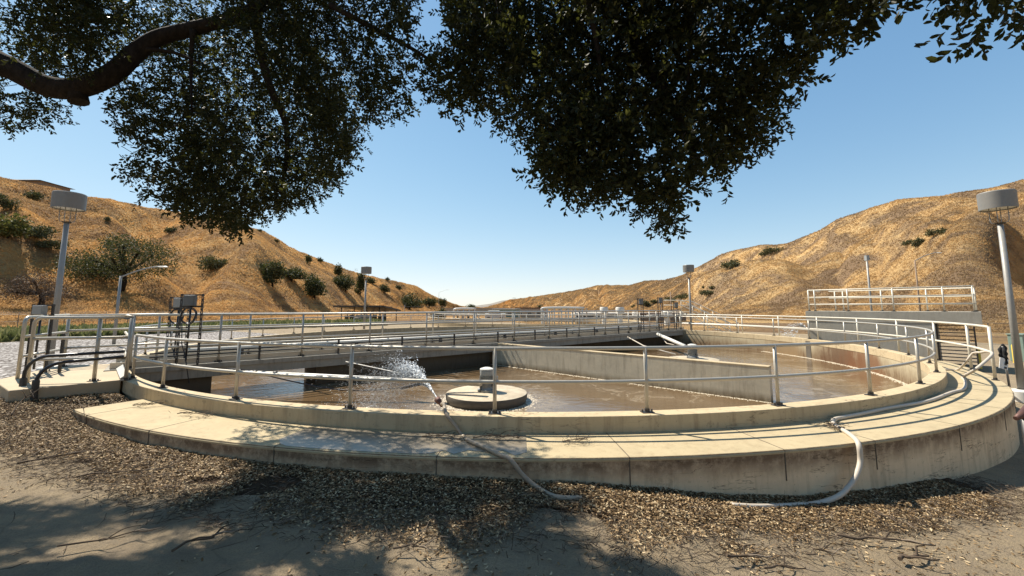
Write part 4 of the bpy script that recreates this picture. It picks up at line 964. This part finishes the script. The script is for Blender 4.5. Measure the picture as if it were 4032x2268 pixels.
# ------------------------------------------------------------------ foreground oak
SUN = np.array([-.486, .366, .7935])
def inside(poly, X, Y):
    c = np.zeros(len(X), bool); j = len(poly)-1
    for i in range(len(poly)):
        xi, yi = poly[i]; xj, yj = poly[j]
        cond = ((yi > Y) != (yj > Y)) & (X < (xj-xi)*(Y-yi)/((yj-yi) or 1e-9)+xi); c ^= cond; j = i
    return c
K = 4032/2576
def P2(pts): return [(a*K, b*K) for a, b in pts]
CANOPY = [P2(q) for q in (
    [(-200, -200), (1024, -200), (1030, 40), (1040, 110), (1075, 150), (1118, 100), (1136, -200), (2330, -200), (2310, 5), (2260, 20), (2200, 25), (2215, 60), (2170, 70), (2130, 105), (2080, 130), (2020, 150), (2025, 190), (2065, 235), (2010, 235), (1970, 235), (1975, 280), (1940, 320), (1930, 375), (1890, 400), (1850, 405), (1840, 450), (1780, 440), (1750, 450),
     (1720, 500), (1700, 540), (1690, 585), (1660, 585), (1630, 545), (1580, 500), (1530, 510), (1480, 520), (1420, 495), (1365, 460), (1345, 420), (1335, 380), (1300, 350), (1270, 325), (1230, 285), (1190, 270), (1150, 290), (1120, 310), (1085, 325), (1060, 300), (1035, 275), (1000, 300), (960, 330), (920, 330), (895, 345), (900, 390), (870, 440), (825, 490), (780, 520), (740, 540), (690, 545), (640, 565), (585, 590), (550, 585), (520, 560), (470, 560), (420, 540), (375, 510), (330, 470), (325, 430), (345, 390), (320, 340), (285, 310), (270, 280), (300, 262), (250, 245), (212, 255), (190, 240), (160, 250), (165, 290), (140, 320), (100, 310), (60, 320), (20, 335), (-200, 340)],
    [(2420, -100), (2600, -100), (2600, 60), (2560, 60), (2520, 40), (2500, 90), (2450, 110), (2440, 60)],
    [(2262, 118), (2318, 70), (2326, 118), (2290, 140)],
    [(148, 335), (188, 345), (192, 362), (160, 366)])]
LIT = [P2(q) for q in (
    [(-900, 900), (330, 930), (640, 1066), (625, 1130), (600, 1195), (540, 1245), (420, 1262), (250, 1268), (100, 1282), (-900, 1290)],
    [(1420, 1085), (1800, 1040), (2900, 850), (2900, 1600), (1900, 1500), (1740, 1440), (1600, 1340), (1490, 1285), (1470, 1200), (1440, 1160)])]
def proj(Pn):
    Z = Pn[:, 2]-EYE; d = Pn[:, 1]*math.cos(TH)+Z*math.sin(TH); v = -Pn[:, 1]*math.sin(TH)+Z*math.cos(TH)
    d = np.where(np.abs(d) < .05, .05, d); return 2016+F*Pn[:, 0]/d, PY-F*v/d, d
def shade_ok(Pn):
    tz = (Pn[:, 2]+.45)/SUN[2]; G = Pn-SUN[None]*tz[:, None]; px, py, d = proj(G); bad = (d > .3) & (inside(LIT[0], px, py) | inside(LIT[1], px, py))
    tz = (Pn[:, 2]-0)/SUN[2]; G = Pn-SUN[None]*tz[:, None]; rr_ = np.hypot(G[:, 0]-CX, G[:, 1]-CY); bad |= (rr_ < 15.6)
    hole = fbm(G[:, 0]/.6, G[:, 1]/.6, 2, 90)+.5*fbm(G[:, 0]/1.6, G[:, 1]/1.6, 2, 91)
    bad |= hole > np.where((G[:, 0] < .6) & (G[:, 1] < 4.6), -.10, .36)
    return ~bad
oak = empty('oak_tree', (-8.8, 5.2, -.3), 'big dark leaved oak reaching overhead across the top of the view', 'tree')
# limbs
lim = [dep(-700, 330, 5.3), dep(-250, 190, 5.6), dep(0, 250, 5.8), dep(180, 338, 6.0), dep(310, 345, 6.1), dep(440, 292, 6.2), dep(530, 212, 6.3), dep(620, 150, 6.4), dep(760, 112, 6.5), dep(950, 60, 6.6), dep(1150, -40, 6.6)]
trunk = smooth([(-8.8, 5.2, -.6), (-8.75, 5.2, .6), (-8.6, 5.25, 1.8), (-8.2, 5.3, 2.8), (-7.8, 5.3, 3.6)], 4)
MB().tube(trunk, [.42-.012*i for i in range(len(trunk))], 14).build('trunk', M['bark'], oak)
lp_ = smooth([Vector(trunk[-6])]+lim[1:], 4)
lb = MB().tube(lp_, [.20-.0028*i for i in range(len(lp_))], 12); lb.tube([dep(308, 350, 6.1), dep(306, 372, 6.1), dep(310, 402, 6.1)], [.13, .12, .13], 10)
lb.build('limb', M['bark'], oak)
L2 = smooth([trunk[-1], (-8.9, 5.7, 6.2), (-6.8, 7, 9.4), (-3, 6.5, 9.0), (0, 5.2, 7.0), (1.3, 4.6, 5.2), (2.0, 4.2, 3.4)], 5)
MB().tube(L2, [.22-.0058*i for i in range(len(L2))], 10).build('limb', M['bark'], oak)
L3 = smooth([L2[12], (-4.6, 7, 6.2), (-4.2, 7.2, 5.0), (-4.3, 7.3, 3.8)], 4); MB().tube(L3, [.10-.006*i for i in range(len(L3))], 8).build('limb', M['bark'], oak)
for (a_, b_, c_, dd) in (((760, 115), (752, 260), (756, 440), 6.4), ((560, 195), (680, 205), (790, 250), 6.3), ((1300, 20), (1620, 190), (1760, 285), 5.5), ((1980, 20), (1830, 250), (1760, 290), 5.2), ((2300, -60), (2350, 180), (2380, 420), 4.2), ((2700, -100), (2720, 150), (2700, 420), 4.0)):
    lp3 = smooth([dep(*a_, dd), dep(*b_, dd+.1), dep(*c_, dd)], 4); MB().tube(lp3, [.045-.004*i for i in range(len(lp3))], 7).build('limb', M['bark'], oak)
# leafy sprays: templates of a twig with alternating leaves
def sprig(rng):
    n = int(15+rng.integers(6)); ax = np.zeros((n, 3)); d = np.array([1., 0, 0]); p = np.zeros(3); Cc, A, N_ = [], [], []
    for i in range(n):
        d = d+rng.normal(0, .16, 3); d /= np.linalg.norm(d); p = p+d*.0155
        s = rng.normal(size=3); s -= d*s.dot(d); s /= np.linalg.norm(s); a = s*.85+d*.6+np.array([0, 0, -.15]); a /= np.linalg.norm(a)
        Cc.append(p+a*.030); A.append(a); q = rng.normal(size=3)*.7+np.array([.3, 0, .8]); q -= a*q.dot(a); q /= np.linalg.norm(q); N_.append(q)
    Cc, A, N_ = map(np.array, (Cc, A, N_)); B = np.cross(N_, A); s = (.044+.022*rng.random(n))[:, None]
    V = np.empty((n, 6, 3)); asp = .34+.13*rng.random(n)[:, None]
    for k, (u, v) in enumerate([(-.5, 0), (-.2, -.46), (.2, -.5), (.5, 0), (.2, .5), (-.2, .46)]): V[:, k] = Cc+A*u*s+B*v*asp*s+N_*(abs(v)*.2-abs(u)*.1)*s
    return V.reshape(-1, 3), n
rngT = np.random.default_rng(3); SPR = [sprig(rngT) for _ in range(10)]
def sprays(Pn, sc, rng):
    Vs = []; Fs = []; off = 0
    k = rng.integers(len(SPR), size=len(Pn))
    for t_ in range(len(SPR)):
        idx = np.where(k == t_)[0]; m = len(idx)
        if not m: continue
        V0, n = SPR[t_]
        d = rng.normal(size=(m, 3)); d[:, 2] = d[:, 2]*.7-.55; d /= np.linalg.norm(d, axis=1)[:, None]
        w_ = rng.normal(size=(m, 3)); w_ -= d*np.sum(d*w_, 1)[:, None]; w_ /= np.linalg.norm(w_, axis=1)[:, None]; e = np.cross(d, w_)
        Rm = np.stack([d, w_, e], -1)
        V = np.einsum('mij,vj->mvi', Rm, V0)*sc[idx][:, None, None]+Pn[idx][:, None, :]
        b0 = (np.arange(m)[:, None]*n+np.arange(n)[None]).reshape(-1, 1)*6+off
        Vs.append(V.reshape(-1, 3)); Fs.append(np.concatenate([b0+np.array([[0, 1, 2, 3]]), b0+np.array([[0, 3, 4, 5]])])); off += m*n*6
    return np.concatenate(Vs), np.concatenate(Fs)
def sample_canopy(n, rng):
    px = rng.uniform(-250, 4150, n); py = rng.uniform(-420, 960, n)
    ok = np.zeros(n, bool)
    ux = px/K
    lo = np.interp(ux, [-200, 900, 1150, 1400, 2000, 2250, 2600], [5.2, 5.4, 4.6, 3.7, 3.1, 2.3, 2.0]); hi = np.interp(ux, [-200, 900, 1150, 1400, 2000, 2250, 2600], [9.0, 9.0, 7.5, 5.6, 4.2, 2.9, 2.5])
    D = lo+(hi-lo)*rng.random(n)
    tip = np.where(ux > 2000, .13, .10)/D*F
    for q in CANOPY: ok |= inside(q, px, py) & inside(q, px, py+tip)
    px, py, D = px[ok], py[ok], D[ok]
    Pn = np.array([tuple(dep(a, b_, c)) for a, b_, c in zip(px, py, D)])
    return Pn, px, py, D
rngC = np.random.default_rng(11)
Pn, px, py, D = sample_canopy(62000, rngC)
# boughs: gather toward clump centres, thin out by a spatial noise
dens = fbm(px/210, py/210, 3, 50)+.35*fbm(px/60, py/60, 2, 60)
wt = np.interp(D, [2, 3, 4, 5, 6, 9], [.16, .26, .42, .60, .80, 1.0])*np.clip(.82+dens*.9, .12, 1)
wt *= np.interp(px/K, [1100, 1350, 2000, 2100, 2350], [3.0, 1.8, .9, .75, .7])
LP = np.array([(-60, 235), (0, 250), (90, 300), (180, 338), (250, 345), (310, 370), (310, 345), (380, 318), (440, 292), (490, 255), (530, 212), (575, 180), (620, 150), (690, 130)])
near = np.min(np.hypot(px[:, None]-LP[None, :, 0], py[:, None]-LP[None, :, 1]), 1) < 72
wt = np.where(near & (D < 6.9), .04, wt)
ok = (rngC.random(len(Pn)) < wt) & shade_ok(Pn) & (Pn[:, 2] > 1.9)
Pn = Pn[ok]
# the part of the crown above the frame that shades the foreground
n = 36000; gx = rngC.uniform(-9, 7, n); gy = rngC.uniform(-3, 7.5, n); hz_ = rngC.uniform(3.5, 9.5, n)
Q = np.stack([gx, gy, np.full(n, -.5)], 1)+SUN[None]*(hz_/SUN[2])[:, None]; qx, qy, qd = proj(Q)
vis = (qd > .2) & (qx > -700/qd-60) & (qx < 4092+700/qd) & (qy > -60-700/qd)
ok = (~vis) & shade_ok(Q) & (Q[:, 1] > .5) & (np.hypot(Q[:, 0]+3, Q[:, 1]-4.5) < 8.5) & (fbm(gx/.75, gy/.75, 3, 70)+.5*fbm(gx/.3, gy/.3, 2, 71) > -.02)
ok &= rngC.random(n) < .42
ok &= ~((qd > .2) & (qx > 3000) & (qy > -1500)) & ~((np.hypot(qx-300, qy-300) < 300) & (qd < 7.2) & (qd > .2))
Q = Q[ok]; Pn = np.concatenate([Pn, Q])
V, Fc = sprays(Pn, .92+.36*rngC.random(len(Pn)), rngC)
V -= np.array(ORG[oak.name])[None]
link('crown', np_mesh('crown', V, Fc, 4), M['leaf'], oak)
print('canopy sprays', len(Pn), 'leaves', len(Fc)//2)
# bare twigs threaded through the crown
tw = MB(); sel = rngC.choice(len(Pn), 900, replace=False)
for i in sel:
    p = Vector(Pn[i]); d = Vector(rngC.normal(size=3)); d.z = d.z*.5+.7; d.normalize()
    tw.tube([p, p+d*.18+Vector(rngC.normal(0, .02, 3)), p+d*.26+Vector(rngC.normal(0, .03, 3))], [.003, .004, .006], 4, False)
tw.build('twigs', M['bark'], oak)

# ------------------------------------------------------------------ leaf litter and sticks
EDGE = [gnd(*p) for p in ((-500, 1700), (-200, 1730), (0, 1762), (150, 1800), (300, 1852), (560, 1930), (700, 1962), (840, 2000), (1000, 2030), (1250, 2050), (1500, 2062), (1800, 2080), (2100, 2095), (2350, 2125), (2600, 2145), (2900, 2150), (3120, 2120), (3300, 2070))]
EA = np.array([math.degrees(math.atan2(p.y-CY, p.x-CX)) for p in EDGE]); ER = np.array([math.hypot(p.x-CX, p.y-CY) for p in EDGE])
def litter_w(a):  # how far the drift reaches out from the ledge
    return np.maximum(np.interp(a, EA, ER)-17.2, .05)
# dark mulch under the drift
na, nr = 260, 14; A_ = np.linspace(-131, -68, na); T_ = np.linspace(0, 1, nr); aa, tt = np.meshgrid(A_, T_, indexing='ij')
inn = np.where(aa < -122, 16.22, 17.215); outr = 17.2+litter_w(aa)*(.93+.25*fbm(aa/1.6, aa*0, 3, 12)); rr2 = inn+(outr-inn)*tt
bx, by = CX+rr2*np.cos(np.radians(aa)), CY+rr2*np.sin(np.radians(aa))
bz = ground_z(bx, by)+.07*(1-tt)**1.1*(.75+.4*fbm(bx*1.5, by*1.5, 2, 14))+np.where(tt > .5, -.05*(tt-.5)*2, .004)+.012*fbm(bx*9, by*9, 3, 15)
BV = np.stack([bx, by, bz], -1).reshape(-1, 3); i_, j_ = np.meshgrid(np.arange(na-1), np.arange(nr-1), indexing='ij')
BF = np.stack([i_*nr+j_, i_*nr+j_+1, (i_+1)*nr+j_+1, (i_+1)*nr+j_], -1).reshape(-1, 4)
def mulchmat():
    t = NT('leaf_mulch'); n1 = t.noise(30, 8, .75); t.bump(n1, 1, .03); return t.fin(t.ramp(n1, [(.35, (.018, .012, .007)), (.65, (.085, .053, .028))]), .95, 0, .1)
rl = np.random.default_rng(21); n = 76000
a = rl.uniform(-131, -69, n); inner = np.where(a < -122, 16.25, 17.22); wv = litter_w(a)*(1+.25*fbm(a/1.6, a*0, 3, 12)); q = rl.random(n)**1.1*1.12
r_ = inner+q*(wv+np.where(a < -122, .95, 0)); x = CX+r_*np.cos(np.radians(a)); y = CY+r_*np.sin(np.radians(a))
def in_landing(x, y): return inside(lp, x, y)
keep = ~in_landing(x, y) & (rl.random(n) < np.clip((1.14-q)/.35, 0, 1)) & (fbm(x*1.3, y*1.3, 3, 19) > -.75+.75*np.clip(q-.35, 0, 1)**.8+.15*rl.random(n)); x, y, q = x[keep], y[keep], q[keep]
mound = .07*np.clip(1-q, 0, 1)**1.1*(.75+.4*fbm(x*1.5, y*1.5, 2, 14))
z = ground_z(x, y)+mound+rl.random(len(x))*.03+.01
n2 = 12000; x2 = rl.uniform(-7, 9, n2); y2 = rl.uniform(2.2, 6.6, n2); rr2 = np.hypot(x2-CX, y2-CY); k2 = (rr2 > 17.3) & (fbm(x2*1.1, y2*1.1, 3, 33) > -.12+.3*rl.random(n2)); x2, y2 = x2[k2], y2[k2]
x = np.concatenate([x, x2]); y = np.concatenate([y, y2]); z = np.concatenate([z, ground_z(x2, y2)+.012])
V, Fc = leaf_cloud(np.stack([x, y, z], 1), .024+.028*rl.random(len(x)), len(x), aspect=.36, flat=.82, rng=rl)
o = link('leaf_litter', np_mesh('leaf_litter', np.concatenate([V, BV]), np.concatenate([Fc, BF+len(V)]), 4), M['litter']); o.data.materials.append(mulchmat())
mi = np.zeros(len(o.data.polygons), np.int32); mi[len(Fc):] = 1; o.data.polygons.foreach_set('material_index', mi); tag(o, 'drift of dry brown oak leaves piled against the foot of the ledge', 'leaf litter', kind='stuff')
n = 8000; a = rl.uniform(-131, -66, n); inner = np.where(a < -122, 16.4, 17.25); r_ = inner+rl.random(n)*(litter_w(a)*1.1+.15)
x = CX+r_*np.cos(np.radians(a)); y = CY+r_*np.sin(np.radians(a)); n3 = 420; x = np.concatenate([x, rl.uniform(-5, 8, n3)]); y = np.concatenate([y, rl.uniform(2.4, 6.2, n3)])
keep = ~in_landing(x, y) & ((np.hypot(x-CX, y-CY) > 17.25) | (np.degrees(np.arctan2(y-CY, x-CX)) < -122)); x, y = x[keep], y[keep]
tm = MB()
for i in range(len(x)):
    zz = float(ground_z(x[i], y[i]))+.015+.06*rl.random()*(1 if i < 6500 else .3); a_ = rl.random()*6.28; l_ = .06+.22*rl.random()**2; bend = rl.normal(0, .25)
    p0 = Vector((x[i], y[i], zz)); p1 = p0+Vector((math.cos(a_)*l_*.5, math.sin(a_)*l_*.5, rl.normal(0, .018))); p2 = p1+Vector((math.cos(a_+bend)*l_*.5, math.sin(a_+bend)*l_*.5, rl.normal(0, .02)))
    tm.tube([p0, p1, p2], [.0028, .003, .0015], 4, False)
o = tm.build('twig_litter', M['twig']); tag(o, 'thin dry twigs strewn through the fallen leaves', 'twigs', kind='stuff')
def stick(px0, py0, px1, py1, r, label, onledge=False, seed=0, lift=0, forks=3, group='fallen sticks in the foreground'):
    rg_ = np.random.default_rng(seed); a = L(px0, py0) if onledge else gnd(px0, py0); c = L(px1, py1) if onledge else gnd(px1, py1)
    m = MB(); pts = [a.lerp(c, t)+Vector((rg_.normal(0, .02), rg_.normal(0, .02), r*.6+lift*math.sin(math.pi*t)+abs(rg_.normal(0, .008)))) for t in np.linspace(0, 1, 7)]
    m.tube(smooth(pts, 3), [r*(1-.6*i/18) for i in range(19)], 6)
    for k in range(forks):
        p = pts[2+k % 4]; d = (c-a).normalized(); s = 1 if k % 2 else -1; e = p+d*.12+Vector((-d.y, d.x, 0))*s*.10+Vector((0, 0, .03+lift*.5)); m.tube(smooth([p, p.lerp(e, .5)+Vector((0, 0, .012)), e, e+d*.09], 2), [r*.5]*4+[r*.35]*3, 5)
    if onledge and forks >= 5:
        for k in range(26):
            p = a.lerp(c, rg_.random())+Vector((rg_.normal(0, .05), rg_.normal(0, .05), .008+.04*rg_.random())); an = math.atan2(c.y-a.y, c.x-a.x)+rg_.normal(0, .7); ll = .06+.14*rg_.random()
            m.tube([p, p+Vector((math.cos(an)*ll*.5, math.sin(an)*ll*.5, rg_.normal(0, .02))), p+Vector((math.cos(an+.4)*ll, math.sin(an+.4)*ll, rg_.normal(.005, .015)))], [r*.45, r*.4, r*.2], 4, False)
    o = m.build('stick', M['twig']); tag(o, label, 'stick', group); return o
stick(60, 1830, 340, 1780, .014, 'long dark stick at the far left of the sunlit bare ground', seed=1)
stick(300, 1880, 700, 1840, .010, 'thin stick between the leaf drift and the left ground shade', seed=2)
stick(680, 2160, 920, 2090, .013, 'stick with a pale end in the dappled shade below the drift', seed=3)
stick(3300, 2112, 3680, 2150, .017, 'thickest dark stick lying on the sunlit ground at right', seed=4)
stick(3540, 2200, 3660, 2195, .020, 'short forked branch piece near the lower right corner', seed=5, forks=2)
stick(2860, 2208, 2995, 2190, .015, 'forked stick at the edge of the tree shade right of centre', seed=6)
stick(3010, 2240, 3180, 2235, .011, 'curving thin stick low in the frame right of centre', seed=7)
stick(3180, 2180, 3290, 2210, .009, 'tangled little twig cluster left of the thickest dark stick', seed=8, forks=6, lift=.05)
stick(230, 2160, 640, 2085, .009, 'thin stick in the shade at lower left', seed=9)
stick(1560, 2160, 1700, 2175, .010, 'small twig bundle in the centre foreground shade', seed=10, forks=6, lift=.03)
stick(3450, 2020, 3620, 2085, .010, 'thin stick on the leaf scatter below the right hose loop', seed=11)
stick(520, 1600, 640, 1592, .008, 'dry twig sprig on the left part of the ledge', True, 12, .02, 5)
stick(700, 1628, 820, 1640, .008, 'twig sprig against the coping on the left ledge', True, 13, .02, 6)
stick(1660, 1722, 1830, 1738, .009, 'dark twig bundle beside the tan hose on the ledge', True, 14, .03, 7)
stick(1870, 1725, 2040, 1730, .009, 'dark twig bundle right of the tan hose on the ledge', True, 15, .03, 7)
stick(2220, 1742, 2320, 1735, .007, 'pale twig sprig on the sunlit middle of the ledge', True, 16, .02, 5)
stick(3250, 1668, 3300, 1690, .008, 'twig knot tucked under the bend of the white hose', True, 17, .04, 6)
stick(270, 1590, 330, 1640, .012, 'pale bare branch standing up at the left tip of the ledge', True, 18, .16, 4)
stick(40, 1640, 150, 1580, .012, 'dry branch leaning against the front of the landing slab', False, 19, .2, 5)
stick(1560, 1860, 1640, 1838, .007, 'thin twig leaning against the shaded ledge wall', False, 20, .12, 4)

# ------------------------------------------------------------------ camera, light, sky
cam = bpy.data.cameras.new('camera'); co = bpy.data.objects.new('camera', cam); COL.objects.link(co)
co.location = (0, 0, EYE); co.rotation_euler = (math.pi/2+TH, 0, 0)
cam.sensor_width = 36; cam.lens = F/4032*36; cam.shift_y = (PY-1134)/4032; cam.clip_start = .05; cam.clip_end = 9000
scene.camera = co
sl = bpy.data.lights.new('sun', 'SUN'); so = bpy.data.objects.new('sun', sl); COL.objects.link(so)
sl.energy = 3.3; sl.angle = R_(.5); sl.color = (1, .93, .82)
so.rotation_euler = Vector(-SUN).to_track_quat('-Z', 'Y').to_euler(); so.location = (-20, 20, 40)
wd = bpy.data.worlds.new('World'); scene.world = wd; wd.use_nodes = True; nt = wd.node_tree
bg = nt.nodes['Background']; sk = nt.nodes.new('ShaderNodeTexSky'); sk.sky_type = 'NISHITA'; sk.sun_disc = False
sk.sun_elevation = math.asin(SUN[2]); sk.sun_rotation = R_(-53); sk.altitude = 1200; sk.air_density = 1.0; sk.dust_density = .25; sk.ozone_density = 2.2
hs = nt.nodes.new('ShaderNodeHueSaturation'); hs.inputs['Saturation'].default_value = 1.17; nt.links.new(sk.outputs[0], hs.inputs['Color'])
den = nt.nodes.new('ShaderNodeVectorMath'); den.operation = 'MULTIPLY_ADD'; den.inputs[1].default_value = (.23, .23, .23); den.inputs[2].default_value = (1, 1, 1); nt.links.new(hs.outputs[0], den.inputs[0])
dv = nt.nodes.new('ShaderNodeVectorMath'); dv.operation = 'DIVIDE'; nt.links.new(hs.outputs[0], dv.inputs[0]); nt.links.new(den.outputs[0], dv.inputs[1])
nt.links.new(dv.outputs[0], bg.inputs[0]); bg.inputs[1].default_value = .134
scene.view_settings.view_transform = 'Standard'; scene.view_settings.look = 'None'; scene.view_settings.exposure = 1.4; scene.view_settings.gamma = 1
scene.cycles.max_bounces = 6; scene.cycles.transparent_max_bounces = 4
scene.cycles.use_denoising = True
